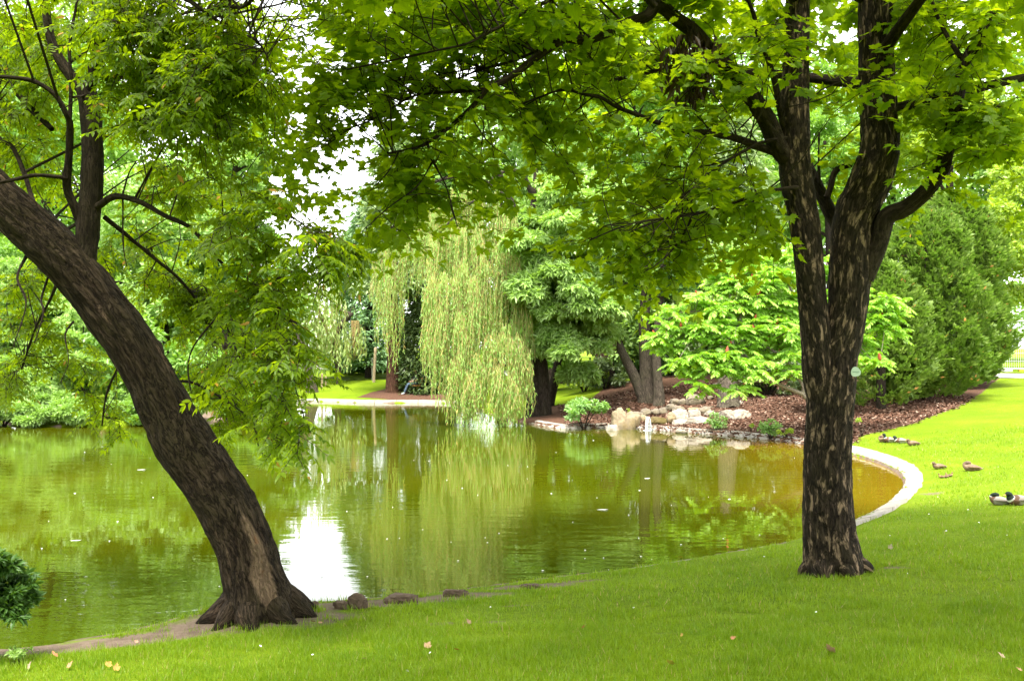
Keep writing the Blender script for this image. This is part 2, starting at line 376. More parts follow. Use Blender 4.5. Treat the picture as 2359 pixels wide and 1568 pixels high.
# ground: grass, bark mulch, bare earth (masks carried by the sheet's vertices)
def ground_mat():
    t = NT('ground'); co = obj_co(t)
    at = lambda k: t.n('ShaderNodeAttribute', attribute_name=k).outputs['Fac']
    g = t.mix(t.ramp(t.noise(co, 0.7, 6, 0.6), [(0.3, 0), (0.7, 1)]), (0.12, 0.195, 0.003), (0.20, 0.275, 0.010))
    g = t.mix(t.ramp(t.noise(co, 14, 5, 0.7), [(0.35, 0), (0.75, 0.75)]), g, (0.075, 0.125, 0.003))
    mu = t.mix(t.ramp(t.noise(co, 11, 6, 0.75), [(0.3, 0), (0.7, 1)]), (0.05, 0.024, 0.015), (0.16, 0.085, 0.055))
    mu = t.mix(t.ramp(t.noise(co, 0.8, 3), [(0.4, 0), (0.7, 0.5)]), mu, (0.085, 0.05, 0.03))
    di = t.mix(t.ramp(t.noise(co, 5, 7, 0.7), [(0.3, 0), (0.7, 1)]), (0.11, 0.078, 0.055), (0.24, 0.18, 0.135))
    e = t.math('MULTIPLY', t.math('SUBTRACT', t.noise(co, 2.2, 6, 0.65), 0.5), 0.9)
    mm = t.ramp(t.math('ADD', at('mulch'), t.math('MULTIPLY', e, 0.5)), [(0.44, 0), (0.56, 1)])
    dm = t.ramp(t.math('ADD', at('earth'), t.math('MULTIPLY', e, 1.5)), [(0.45, 0), (0.7, 1)])
    c = t.mix(mm, g, mu); c = t.mix(dm, c, di)
    t.principled(c, 0.95, t.bump(t.noise(co, 25, 6, 0.7), 0.8, 0.05), 0.1); return t.m
MAT['ground'] = ground_mat()
def water_mat():
    t = NT('pond_water'); co = obj_co(t)
    at = t.n('ShaderNodeAttribute', attribute_name='shallow').outputs['Fac']
    c = t.mix(t.ramp(t.noise(co, 0.16, 4), [(0.35, 0), (0.65, 1)]), (0.042, 0.058, 0.0008), (0.066, 0.072, 0.0012))
    c = t.mix(at, c, (0.17, 0.105, 0.004))
    a = t.noise(t.mapping(co, (1.1, 2.8, 1)), 1.0, 2, 0.5)
    b = t.noise(t.mapping(co, (4.5, 9.0, 1)), 1.0, 2, 0.5)
    d = t.noise(t.mapping(co, (0.12, 0.1, 1)), 1.0, 2)
    amp = t.ramp(d, [(0.40, 0.08), (0.64, 1.0)])
    h = t.math('MULTIPLY', t.math('ADD', t.math('MULTIPLY', a, 1.0), t.math('MULTIPLY', b, 0.22)), amp)
    nd = t.principled(c, 0.02, t.bump(h, 0.085, 0.10), 0.5, IOR=1.55); return t.m
MAT['water'] = water_mat()
def kerb_mat():
    t = NT('kerb_stone'); co = obj_co(t)
    n = t.noise(co, 2.5, 6, 0.65); n2 = t.noise(co, 22, 5, 0.7)
    c = t.mix(t.ramp(n, [(0.3, 0), (0.7, 1)]), (0.24, 0.215, 0.18), (0.42, 0.385, 0.335))
    c = t.mix(t.ramp(n2, [(0.55, 0), (0.75, 0.6)]), c, (0.2, 0.17, 0.12))
    sp = t.n('ShaderNodeSeparateXYZ'); t.l(uv_co(t), sp.inputs[0])
    fr = t.math('FRACT', t.math('ADD', t.math('MULTIPLY', sp.outputs[0], 0.85), t.math('MULTIPLY', n2, 0.03)))
    jo = t.math('LESS_THAN', fr, 0.03)
    c = t.mix(jo, c, (0.10, 0.08, 0.06))
    c = t.mix(t.ramp(t.noise(co, 1.1, 5, .7), [(.45, 0), (.7, .6)]), c, (0.24, 0.22, 0.13))
    t.principled(c, 0.9, t.bump(n2, 0.5, 0.02), 0.2); return t.m
MAT['kerb'] = kerb_mat()
MAT['path'] = plain('gravel_path', (0.46, 0.42, 0.37), 0.95, 0.15, 4)

# ------------------------------------------------------------------ pond outline and terrain
shore_px = [(0, 1493), (150, 1475), (300, 1452), (430, 1425), (560, 1400), (700, 1388), (850, 1376), (1000, 1362), (1100, 1350), (1300, 1324), (1500, 1300),
            (1700, 1266), (1850, 1238), (1970, 1196), (2050, 1156), (2088, 1118), (2088, 1092), (2050, 1066), (1970, 1040)]
far_px = [(1850, 1022), (1700, 1004), (1560, 994), (1420, 984), (1300, 986), (1220, 974), (1150, 957), (1085, 938), (1020, 928), (850, 927), (715, 924),
          (690, 934), (640, 955), (560, 966), (400, 974), (200, 980), (60, 980), (-60, 966)]
ring = [(-26, 8), (-16, 7), (-9, 8.6)] + [tuple(G(x, y, 0.1)[:2]) for x, y in shore_px] + [tuple(G(x, y, 0.02)[:2]) for x, y in far_px] + [(-28, 42), (-34, 30), (-32, 16)]
ring = np.array(ring)
N_SHORE0 = 3
def closed_smooth(p, per=10):
    out = []; n = len(p); tg = []
    for i in range(n):
        a, b, c, d = p[i - 1], p[i], p[(i + 1) % n], p[(i + 2) % n]
        for k in range(per):
            t = k / per
            out.append(0.5 * ((2 * b) + (c - a) * t + (2 * a - 5 * b + 4 * c - d) * t * t + (3 * b - a - 3 * c + d) * t ** 3)); tg.append(i + t)
    return np.array(out), np.array(tg)
POND, POND_T = closed_smooth(ring, 10)
def poly_sd(q, poly):                   # signed distance, negative inside
    q = np.asarray(q, float); res = np.empty(len(q))
    a = poly; b = np.roll(poly, -1, axis=0); e = b - a; ee = (e * e).sum(1)
    for s in range(0, len(q), 20000):
        p = q[s:s + 20000][:, None]; w = p - a[None]
        t = np.clip((w * e).sum(-1) / ee, 0, 1); d = np.sqrt((((w - e[None] * t[..., None])) ** 2).sum(-1).min(1))
        c1 = (a[None, :, 1] <= p[..., 1]) != (b[None, :, 1] <= p[..., 1])
        with np.errstate(divide='ignore', invalid='ignore'):
            xi = a[None, :, 0] + (p[..., 1] - a[None, :, 1]) / (b[:, 1] - a[:, 1])[None] * e[None, :, 0]
        ins = ((c1 & (p[..., 0] < xi)).sum(1) % 2) == 1
        res[s:s + 20000] = np.where(ins, -d, d)
    return res
GX0, GY0, GS = -70.0, -20.0, 0.25
gx = np.arange(GX0, 70.01, GS); gy = np.arange(GY0, 110.01, GS)
_g = np.stack(np.meshgrid(gx, gy, indexing='ij'), -1)
SDG = poly_sd(_g.reshape(-1, 2), POND[::2]).reshape(len(gx), len(gy))
def sdist(x, y):
    x = np.asarray(x, float); y = np.asarray(y, float)
    fx = np.clip((x - GX0) / GS, 0, len(gx) - 1.001); fy = np.clip((y - GY0) / GS, 0, len(gy) - 1.001)
    i = fx.astype(int); j = fy.astype(int); u = fx - i; v = fy - j
    r = SDG[i, j] * (1 - u) * (1 - v) + SDG[i + 1, j] * u * (1 - v) + SDG[i, j + 1] * (1 - u) * v + SDG[i + 1, j + 1] * u * v
    over = np.maximum(np.maximum(GX0 - x, x - 70), 0) + np.maximum(np.maximum(GY0 - y, y - 110), 0)
    return r + over
def height(x, y):
    x = np.asarray(x, float); y = np.asarray(y, float); s = sdist(x, y)
    out = 0.10 + 1.9 * (1 - np.exp(-np.maximum(s, 0) / 16))
    q = np.stack([x * 0.35, y * 0.35, 0 * x], -1)
    out = out + (fbm(q, 3) - 0.45) * 0.22 * sstep(0.3, 4, s)
    out = out + 0.75 * np.exp(-(((x - 8.5) / 6.5) ** 2 + ((y - 47) / 6.0) ** 2)) * sstep(0.5, 6, s)
    # earth heaped round the foot of the leaning tree
    out = out + 0.10 * np.exp(-(((x + 2.72) / 0.9) ** 2 + ((y - 10.55) / 0.6) ** 2)) * (s > -0.25)
    inn = 0.10 - 0.95 * sstep(0.0, 0.55, -s)
    return np.where(s > 0, out, inn)
def gz(x, y): return float(height(np.array([x]), np.array([y]))[0])
def GP(px, py):                         # where the view's ray meets the ground
    d = ray(px, py); t = np.linspace(3, 120, 4000)
    p = np.array([0, 0, CAM_H]) + d[None] * t[:, None]
    dz = p[:, 2] - height(p[:, 0], p[:, 1]); k = np.argmax(dz < 0)
    if dz[k] >= 0: k = len(t) - 1
    q = p[k]; return np.array([q[0], q[1], gz(q[0], q[1])])

mulch_poly = np.array([G(x, y, 0.1)[:2] for x, y in [(1180, 968), (1220, 978), (1300, 990), (1420, 990), (1560, 998), (1700, 1008), (1850, 1026), (1950, 1034)]] +
                      [GP(x, y)[:2] for x, y in [(1985, 1004), (2040, 990), (2110, 973), (2200, 940), (2262, 905), (2300, 872)]] + [(27, 52), (14, 57), (7, 56), (5.5, 50), (3.5, 44), (1.0, 44)])
mulch2_poly = np.array([GP(x, y)[:2] for x, y in [(820, 915), (880, 897), (930, 884), (1000, 876), (1060, 880), (1090, 915), (1020, 921), (900, 921)]])
earth_spots = [(GP(590, 1420), 1.0, 0.55), (GP(700, 1395), 0.7, 0.3), (GP(820, 1392), 0.6, 0.22), (GP(500, 1435), 0.7, 0.3), (GP(690, 1445), 0.5, 0.22), (GP(930, 1385), 0.7, 0.25), (GP(1060, 1372), 0.7, 0.25),
               (GP(1130, 1432), 0.55, 0.16), (GP(1010, 1438), 0.4, 0.12), (GP(1230, 1350), 0.6, 0.2), (GP(1340, 1337), 0.5, 0.15), (GP(2060, 1308), 0.35, 0.16), (GP(1920, 1312), 0.45, 0.3), (GP(980, 1540), 0.2, 0.09), (GP(800, 1530), 0.17, 0.08),
               (GP(150, 1490), 1.2, 0.25), (GP(330, 1470), 1.0, 0.25), (GP(100, 1500), 0.8, 0.2), (GP(2148, 1137), .35, 0.3), (GP(1190, 1395), 0.25, 0.09), (GP(1510, 1460), 0.25, 0.07), (GP(1600, 1375), 0.2, 0.06),
               (GP(500, 960), 3.5, 1.8), (GP(620, 940), 4, 3)]
def masks(x, y):
    q = np.stack([x, y], -1)
    near = (x > -12) & (x < 36) & (y > 24) & (y < 66)
    m = np.zeros(len(x))
    if near.any():
        dd = np.minimum(poly_sd(q[near], mulch_poly), poly_sd(q[near], mulch2_poly)); m[near] = np.clip(0.5 - dd / 0.7, 0, 1)
    e = np.zeros(len(x))
    for c, a, b in earth_spots: e = np.maximum(e, (1.0 if a > .58 else .62) * np.exp(-(((x - c[0]) / a) ** 2 + ((y - c[1]) / b) ** 2) * 0.7))
    s = sdist(x, y)
    shore = np.where((y < 14) & (x < 1.0), np.clip(1 - np.abs(s) / 0.22, 0, 1) * 0.85, 0)
    shore = np.maximum(shore, np.where((y < 18), np.clip(1 - np.abs(s) / 0.25, 0, 1) * 0.6, 0))
    e = np.maximum(e, shore); e = np.maximum(e, (s < -0.05) * 1.0)
    return m, e

# the ground: one sheet, finer in front, out to the horizon
ang = np.concatenate([np.radians(np.arange(-34, 34.01, 0.16)), np.radians(np.arange(36, 326, 4))])
rad = np.concatenate([[0.0], np.geomspace(1.0, 900, 560)])
A_, R_ = np.meshgrid(ang, rad, indexing='ij')
X_, Y_ = R_ * np.sin(A_), R_ * np.cos(A_)
H_ = height(X_.ravel(), Y_.ravel())
m_, e_ = masks(X_.ravel(), Y_.ravel())
nA, nR = X_.shape
ii = np.arange(nA)[:, None] * nR + np.arange(nR - 1)[None]; jj = (np.arange(nA)[:, None] + 1) % nA * nR + np.arange(nR - 1)[None]
gm = MB(); gm.add(np.stack([X_.ravel(), Y_.ravel(), H_], -1), np.stack([jj, ii, ii + 1, jj + 1], -1).reshape(-1, 4))
tag(gm.build('ground', MAT['ground'], attrs={'mulch': m_, 'earth': e_}), 'green park lawn with bark mulch beds round the pond', 'ground', kind='structure')

# water: one level sheet over the pond's bed
wx = np.arange(-36, 24.1, 0.5); wy = np.arange(5, 58.1, 0.5)
WX, WY = np.meshgrid(wx, wy, indexing='ij'); nx, ny = WX.shape
ws = sdist(WX.ravel(), WY.ravel())
shal = np.clip(1 + ws / 5.5, 0, 1) * sstep(1.0, 8.0, WX.ravel()) * (WY.ravel() < 33) 
wi = (np.arange(nx - 1)[:, None] * ny + np.arange(ny - 1)[None]).ravel()
wf = np.stack([wi, wi + ny, wi + ny + 1, wi + 1], -1); wf = wf[ws[wf].min(1) < 0.3]
wm = MB(); wm.add(np.stack([WX.ravel(), WY.ravel(), 0 * WX.ravel()], -1), wf)
tag(wm.build('water', MAT['water'], attrs={'shallow': shal}), 'murky olive green pond reflecting the trees', 'water', kind='structure')

# kerb: a stone rim along the shore, broad and pale on the far and right sides
def kerb_run(t0, t1, w, zin, zout, mb, wob=0.03):
    sel = [i for i in range(len(POND)) if t0 <= POND_T[i] <= t1]
    c = POND[sel]; n = len(c); c = smooth_path(np.column_stack([c, np.zeros(n)]), n * 6)[:, :2]; n = len(c)
    tg = nrm(np.gradient(c, axis=0)); nr = np.stack([tg[:, 1], -tg[:, 0]], -1)
    mid = c[n // 2] + nr[n // 2] * 0.5
    if sdist(mid[0], mid[1]) < 0: nr = -nr
    k = np.column_stack([c, np.zeros(n)]) * 3
    j = (fbm(k, 3) - 0.45) * 2 * wob
    tap = np.minimum(1, np.minimum(np.arange(n), np.arange(n)[::-1]) / 8.0)
    rows = []
    for off, z in ((-0.06, -0.4), (-0.05, zin), (0.02, zin + 0.02), (w * 0.5, (zin + zout) / 2 + 0.02), (w * 0.96, zout + 0.01), (w, zout - 0.25)):
        o = (off + j * (1 if off > 0 else 0.6)) * (.25 + .75 * tap)
        p = c + nr * o[:, None]
        zz = np.full(n, z) + (fbm(k * 2 + 9, 2) - 0.45) * 0.03 - (1 - tap) ** 2 * .16
        rows.append(np.column_stack([p, zz]))
    V = np.stack(rows, 1); r = V.shape[1]; arc = np.concatenate([[0], np.cumsum(np.linalg.norm(np.diff(c, axis=0), axis=1))]); UVk = np.stack([np.repeat(arc[:, None], r, 1), np.repeat(np.arange(r)[None] * .1, n, 0)], -1).reshape(-1, 2)
    i = np.arange(n - 1)[:, None] * r + np.arange(r - 1)[None]
    mb.add(V.reshape(-1, 3), np.stack([i, i + 1, i + r + 1, i + r], -1).reshape(-1, 4), UVk)
o0 = N_SHORE0
kb = MB()
kerb_run(o0 + 8.2, o0 + 12.9, 0.11, 0.07, 0.10, kb, 0.05)
kerb_run(o0 + 12.4, o0 + 18.6, 0.31, 0.09, 0.19, kb, 0.06)
kerb_run(o0 + 18.6, o0 + 24.0, 0.30, 0.06, 0.15, kb, 0.10)
kerb_run(o0 + 26.2, o0 + 30.2, 0.38, 0.11, 0.15, kb, 0.06)
tag(kb.build('kerb', MAT['kerb']), 'pale stone rim round the pond', 'kerb', kind='structure')

# the path that runs round behind the lawns
pc = smooth_path(np.array([(-70, 84, 0), (-40, 80, 0), (-16, 75.5, 0), (2.5, 66, 0), (14, 59.5, 0), (22, 53, 0), (28, 45.5, 0), (33, 34, 0), (35, 15, 0), (36, -20, 0)], float), 160)[:, :2]
tg = nrm(np.gradient(pc, axis=0)); nr = np.stack([tg[:, 1], -tg[:, 0]], -1)
rows = [np.column_stack([pc + nr * o, height(*(pc + nr * o).T) + 0.035]) for o in np.linspace(-1.7, 1.7, 7)]
V = np.stack(rows, 1); i = np.arange(159)[:, None] * 7 + np.arange(6)[None]
pm = MB(); pm.add(V.reshape(-1, 3), np.stack([i, i + 1, i + 8, i + 7], -1).reshape(-1, 4))
tag(pm.build('path', MAT['path']), 'pale gravel path behind the lawns', 'path', kind='structure')

# ------------------------------------------------------------------ the two near trees
def limb3(px, Y0, Y1, w0, w1, wp=1.0):
    """a limb from view points, its depth running Y0..Y1, its widths in view pixels w0..w1"""
    n = len(px); u = np.linspace(0, 1, n); Y = Y0 + (Y1 - Y0) * u; w = w0 + (w1 - w0) * u ** wp
    return np.array([P(x, y, d) for (x, y), d in zip(px, Y)]), np.array([M(a, d) / 2 for a, d in zip(w, Y)])
def samples(c, r, lo=0.25):
    k = int(len(c) * lo); return np.column_stack([c[k:], r[k:]])

def twig_path(p0, p1, sag=0.12):
    p0 = np.asarray(p0); p1 = np.asarray(p1); d = p1 - p0; L = np.linalg.norm(d)
    a = p0 + d * 0.35 + np.array([0, 0, sag * L]) + R.normal(size=3) * 0.07 * L
    b = p0 + d * 0.7 + np.array([0, 0, sag * 0.7 * L]) + R.normal(size=3) * 0.06 * L
    return np.array([p0, a, b, p1])

def hubs_from(ell, dens):
    H = []
    for cx, cy, rx, ry, Y, dY, k in ell:
        n = max(1, int(rx * ry * dens * k))
        a = R.uniform(0, 2 * PI, n); q = np.sqrt(R.uniform(0, 1, n))
        for x, y, d in zip(cx + rx * q * np.cos(a), cy + ry * q * np.sin(a), Y + R.uniform(-1, 1, n) * dY): H.append(P(x, y, d))
    return np.array(H)

def leafy(hubs, limbs, twigs, kind, leaves, size, n_sub, L_sub, r0=0.009):
    S = np.concatenate(limbs); pos = []; tip = []; nor = []; scl = []
    for h in hubs:
        d = np.linalg.norm(S[:, :3] - h, axis=1); k = R.choice(np.nonzero(d < d.min() * 1.3 + 0.25)[0]); p0 = S[k, :3]
        L = np.linalg.norm(h - p0)
        rb = min(S[k, 3] * 0.7, r0 * (0.5 + 0.35 * L))
        c, r = tube(twigs, twig_path(p0, h, 0.10), [rb, rb * 0.75, rb * 0.5, rb * 0.28], 5, n=8, cap=False)
        out = nrm(h - p0 + np.array([0, 0, 1e-3]))
        for j in range(n_sub):
            b = c[R.integers(3, len(c))]
            dr = nrm(out * 0.7 + R.normal(size=3) * np.array([0.9, 0.9, 0.3]) + np.array([0, 0, -0.12]))
            l = L_sub * R.uniform(0.5, 1.2); e = b + dr * l + np.array([0, 0, -0.16 * l])
            m = b + dr * l * 0.55 + np.array([0, 0, 0.02])
            tube(twigs, [b, m, e], [0.0042, 0.003, 0.0018], 3, n=4, cap=False)
            if kind == 'maple':
                for u in np.linspace(0.2, 1.0, R.integers(3, 5)):
                    q = b * (1 - u) ** 2 + 2 * m * u * (1 - u) + e * u * u
                    side = nrm(np.cross(dr, [0, 0, 1.0])); 
                    for sg in ((1, -1) if u < 0.99 else (1, -1, 0)):
                        t_ = nrm(side * sg * 0.9 + dr * (0.5 if sg else 1.0) + np.array([0, 0, -0.25]) + R.normal(size=3) * 0.3)
                        pos.append(q + t_ * R.uniform(0.03, 0.09)); tip.append(t_); nor.append(np.array([0, 0, 1.0]) + R.normal(size=3) * 0.38 + dr * 0.25); scl.append(size * R.uniform(0.55, 1.2))
            else:
                for u in np.linspace(0.25, 1.0, R.integers(3, 5)):
                    q = b * (1 - u) ** 2 + 2 * m * u * (1 - u) + e * u * u
                    t_ = nrm(dr * 0.5 + R.normal(size=3) * np.array([0.7, 0.7, 0.25]) + np.array([0, 0, -0.22]))
                    pos.append(q); tip.append(t_); nor.append(np.array([0, 0, 1.0]) + R.normal(size=3) * 0.35); scl.append(size * R.uniform(0.65, 1.2))
    pos = np.array(pos); tip = np.array(tip); nor = np.array(nor); scl = np.array(scl)
    X, Yv, Z = axes(tip, nor)
    if kind == 'maple':
        inst(leaves, MAPLE[0], MAPLE[1], pos, X, Yv, Z, scl)
    else:
        pinnate(leaves, twigs, pos, X, Yv, Z, scl)
    return len(pos)

def pinnate(leaves, twigs, pos, X, Yv, Z, scl, pairs=5, leaflet=0.36, tmpl=LEAFLET, droop=0.35, rach=True):
    """compound leaves: pairs of leaflets along a curving stalk of length scl"""
    N = len(pos)
    us = list(np.linspace(0.22, 0.95, pairs)) + [1.0]
    for u in us:
        q = pos + (Yv * u + np.array([0, 0, -1.0]) * droop * u * u * 0.6) * scl[:, None]
        for sg in ((1, -1) if u < 1 else (0,)):
            d = Yv * (0.45 if sg else 1.0) + X * sg * 0.95 + np.array([0, 0, -0.28 - droop * u]) + R.normal(size=(N, 3)) * 0.16
            x2, y2, z2 = axes(d, Z + R.normal(size=(N, 3)) * 0.18)
            inst(leaves, tmpl[0], tmpl[1], q, x2, y2, z2, scl * leaflet * R.uniform(0.8, 1.15, N) * (1.0 - 0.25 * abs(u - 0.55)))
    if rach:
        w = 0.004
        e = pos + (Yv + np.array([0, 0, -0.6]) * droop) * scl[:, None]; m = pos + (Yv * 0.5 + np.array([0, 0, -0.15]) * droop) * scl[:, None]
        v = np.stack([pos - X * w, pos + X * w, m - X * w, m + X * w, e - X * w * 0.4, e + X * w * 0.4], 1).reshape(-1, 3)
        b = (np.arange(N) * 6)[:, None]
        twigs.add(v, np.concatenate([b + np.array([[0, 1, 3, 2]]), b + np.array([[2, 3, 5, 4]])]))

# ---- the maple on the right
mb_ = GP(1920, 1316); YM = mb_[1]
maple = thing('maple_tree', mb_, 'upright maple with dark trunk flecked with peeling tan bark, forking above a round tag', 'tree')
def stem(pts, Y, dz0=None):
    return np.array([P(x, y, Y + dy) for x, y, w, dy in pts]), np.array([M(w, Y + dy) / 2 for x, y, w, dy in pts])
tb = MB()
c, r = stem([(1921, 1345, 118, 0), (1918, 1290, 116, 0), (1908, 1200, 113, 0), (1906, 1100, 108, 0), (1909, 1000, 106, 0), (1915, 900, 108, 0), (1925, 820, 100, 0.02), (1951, 716, 92, 0), (1958, 614, 95, 0), (1966, 512, 93, 0), (2008, 409, 96, -0.05), (2026, 332, 88, -0.1), (2022, 230, 82, -0.1), (2018, 128, 79, -0.1), (2018, 0, 78, -0.1), (2022, -150, 72, -0.1), (2012, -330, 60, 0), (2020, -520, 44, 0.1), (2015, -720, 22, 0.1)], YM)
cR, rR = tube(tb, c, r, 64, step=0.03, rough=0.012, rfreq=9, flare=(0.34, 0.50, 3, 1.1), ridge=0.016, seed=3)
c, r = stem([(1890, 960, 40, -0.02), (1888, 880, 74, -0.04), (1882, 800, 72, -0.05), (1874, 716, 66, -0.05), (1865, 614, 66, -0.05), (1853, 512, 69, -0.03), (1836, 420, 74, 0), (1830, 358, 73, 0), (1831, 280, 68, 0), (1832, 204, 64, 0), (1836, 60, 56, 0), (1838, -80, 52, 0), (1830, -260, 42, 0.1), (1845, -450, 28, 0.1), (1840, -620, 14, 0.1)], YM)
cL, rL = tube(tb, c, r, 48, step=0.03, rough=0.008, rfreq=9, ridge=0.005, seed=5)
tb.build('trunk', MAT['maple_bark'], maple)
def root_flare(tree_o, c0, r0, mat, angs, ln, lift):
    for k, a in enumerate(angs):
        d = np.array([math.cos(a), math.sin(a), 0]); L = ln * R.uniform(.75, 1.25); w = r0 * R.uniform(.34, .5)
        pts = []
        for u, z in ((.35, lift), (.85, lift * .5), (1.25, lift * .16), (1.25 + L / r0 * .5, .0), (1.25 + L / r0, -.05)):
            q = c0[:2] + d[:2] * r0 * u + np.array([-d[1], d[0]]) * .05 * math.sin(u * 3 + k); pts.append([q[0], q[1], gz(q[0], q[1]) + z])
        m = MB(); tube(m, pts, [w, w * .95, w * .7, w * .4, w * .15], 16, n=26, rough=.014, rfreq=9, seed=k * 3.3); m.build('root', mat, tree_o)
root_flare(maple, mb_, M(60, YM), MAT['maple_bark'], [-.35, -1.3, -2.1, 3.3, .4], .10, .15)
MLIMBS = []
def mlimb(px, Y0, Y1, w0, w1, wp=0.6, sides=14, rough=0.006, lo=0.15, name='limb', par=None, smp=None):
    c, r = limb3(px, Y0, Y1, w0, w1, wp); m = MB()
    c, r = tube(m, c, r, sides, step=0.05, rough=rough, rfreq=10, seed=random.random() * 50)
    o = m.build(name, MAT['limb_bark'], par or maple)
    (MLIMBS if smp is None else smp).append(samples(c, r, lo)); return o
Y0 = YM
mlimb([(1838, 385), (1796, 343), (1766, 276), (1725, 215), (1684, 164), (1638, 123), (1602, 77), (1561, 46), (1530, 20), (1510, 15), (1492, 36), (1441, 56), (1395, 77), (1348, 92), (1302, 90), (1267, 110), (1231, 136), (1195, 164), (1159, 187), (1123, 205), (1103, 230), (1072, 261), (1031, 297), (995, 322), (960, 340), (893, 353)], Y0, Y0 - 1.6, 50, 5, 0.75, 24)
mlimb([(1840, 372), (1791, 353), (1740, 335), (1689, 317), (1638, 307), (1592, 304), (1551, 294), (1510, 281), (1471, 266), (1420, 246), (1384, 225), (1343, 217), (1297, 207), (1241, 225), (1185, 246)], Y0 + 0.0, Y0 - 0.9, 22, 4, 0.8)
mlimb([(1820, 318), (1760, 327), (1714, 348), (1663, 379), (1612, 420), (1576, 450), (1543, 491), (1500, 540)], Y0 - 0.1, Y0 - 1.2, 11, 3)
mlimb([(1855, 432), (1807, 435), (1755, 445), (1689, 468), (1638, 484), (1587, 496), (1523, 504), (1471, 512), (1420, 527), (1359, 553)], Y0 - .1, Y0 - 1.6, 12, 3)
mlimb([(1592, 507), (1565, 555), (1535, 590), (1505, 615)], Y0 - 0.5, Y0 - 0.9, 6, 2.5)
mlimb([(1822, 330), (1804, 287), (1786, 194), (1766, 128), (1750, 97), (1735, 30), (1700, -60), (1680, -160)], Y0 + 0.05, Y0 - 0.8, 20, 8)
mlimb([(1123, 205), (1062, 211), (995, 215), (949, 223), (908, 246), (857, 276), (806, 297), (755, 333)], Y0 - 1.15, Y0 - 1.5, 9, 3)
mlimb([(1302, 90), (1236, 118), (1180, 141), (1113, 159), (1062, 179), (1011, 205)], Y0 - 0.9, Y0 - 0.6, 11, 4)
mlimb([(1113, 159), (1085, 147), (1050, 135)], Y0 - 0.75, Y0 - 0.5, 8, 5)
mlimb([(1510, 15), (1440, -60), (1360, -40), (1267, 0), (1215, 26), (1164, 56), (1113, 82), (1072, 102), (990, 120), (900, 140), (800, 160)], Y0 - 0.8, Y0 - 2.4, 16, 4)
mlimb([(985, 328), (995, 368), (1026, 425), (1041, 476), (1054, 522)], Y0 - 1.5, Y0 - 1.7, 6, 2.5)
mlimb([(995, 375), (960, 430), (898, 476), (847, 522)], Y0 - 1.5, Y0 - 1.9, 5, 2)
mlimb([(918, 350), (895, 395), (852, 440)], Y0 - 1.6, Y0 - 1.8, 4, 2)
mlimb([(1988, 640), (2022, 563), (2042, 501), (2083, 481), (2124, 450), (2165, 399), (2180, 353), (2195, 287), (2206, 225), (2221, 153), (2247, 102), (2272, 66), (2310, -40), (2400, -180)], Y0 - 0.05, Y0 - 0.9, 50, 20, 0.7, 24)
mlimb([(1945, 540), (1919, 501), (1888, 440), (1868, 399), (1850, 350)], Y0 + 0.25, Y0 + 0.7, 34, 24, 1, 20, 0.012)
mlimb([(1905, 455), (1915, 428), (1921, 400), (1940, 385), (1962, 380)], Y0 + 0.15, Y0 + 0.1, 15, 12, 1, 14, 0.012)
mlimb([(1888, 425), (1886, 370), (1887, 305)], Y0 + 0.3, Y0 + 0.5, 8, 4)
mlimb([(1856, 300), (1830, 262), (1780, 245), (1740, 262), (1700, 300)], Y0 + 0.1, Y0 + 0.9, 8, 3)
mlimb([(2196, 290), (2260, 250), (2330, 240), (2420, 200)], Y0 - 0.4, Y0 - 1.0, 9, 4)
mlimb([(2225, 150), (2180, 80), (2150, 10), (2140, -80)], Y0 - 0.6, Y0 + 0.2, 14, 6)
# limbs of the upper crown, over the picture's top edge and towards every side
hi = lambda t: cR[min(len(cR) - 1, int(len(cR) * t))]
for k in range(15):
    a = k * 2.4; t = 0.52 + 0.42 * (k / 14); L = 4.6 - 2.4 * (k / 14) + R.uniform(-0.4, 0.4)
    p = hi(t); d = np.array([math.cos(a), math.sin(a), 0.0]); rise = 0.25 + 0.5 * (k / 14)
    m = MB(); c, r = tube(m, [p, p + d * L * 0.35 + [0, 0, L * rise * 0.35], p + d * L * 0.7 + [0, 0, L * rise * 0.6], p + d * L + [0, 0, L * rise * 0.55]], [0.075, 0.05, 0.03, 0.012], 10, n=26, rough=0.006)
    m.build('limb', MAT['limb_bark'], maple); MLIMBS.append(samples(c, r, 0.3))
for k, (x, y_, z_) in enumerate([(-3.2, 3, 7.4), (-1.6, 5.5, 7.2), (0.0, 2.2, 7.6), (0.8, 5.0, 7.4), (2.2, 3.0, 7.6), (3.6, 2.0, 7.6), (5.0, 4.0, 7.4), (-3.0, 7.5, 7.6), (2.6, 6.5, 7.2), (4.6, 7.2, 7.4)]):
    p = cL[int(len(cL) * (.60 + .02 * k))] if x < 2 else cR[int(len(cR) * (.58 + .02 * k))]; e = np.array([x, y_, z_])
    m = MB(); c, r = tube(m, [p, p * .65 + e * .35 + [0, 0, .5], p * .3 + e * .7 + [0, 0, .4], e], [.07, .05, .03, .012], 10, n=30, rough=.006)
    m.build('limb', MAT['limb_bark'], maple); MLIMBS.append(samples(c, r, .3))
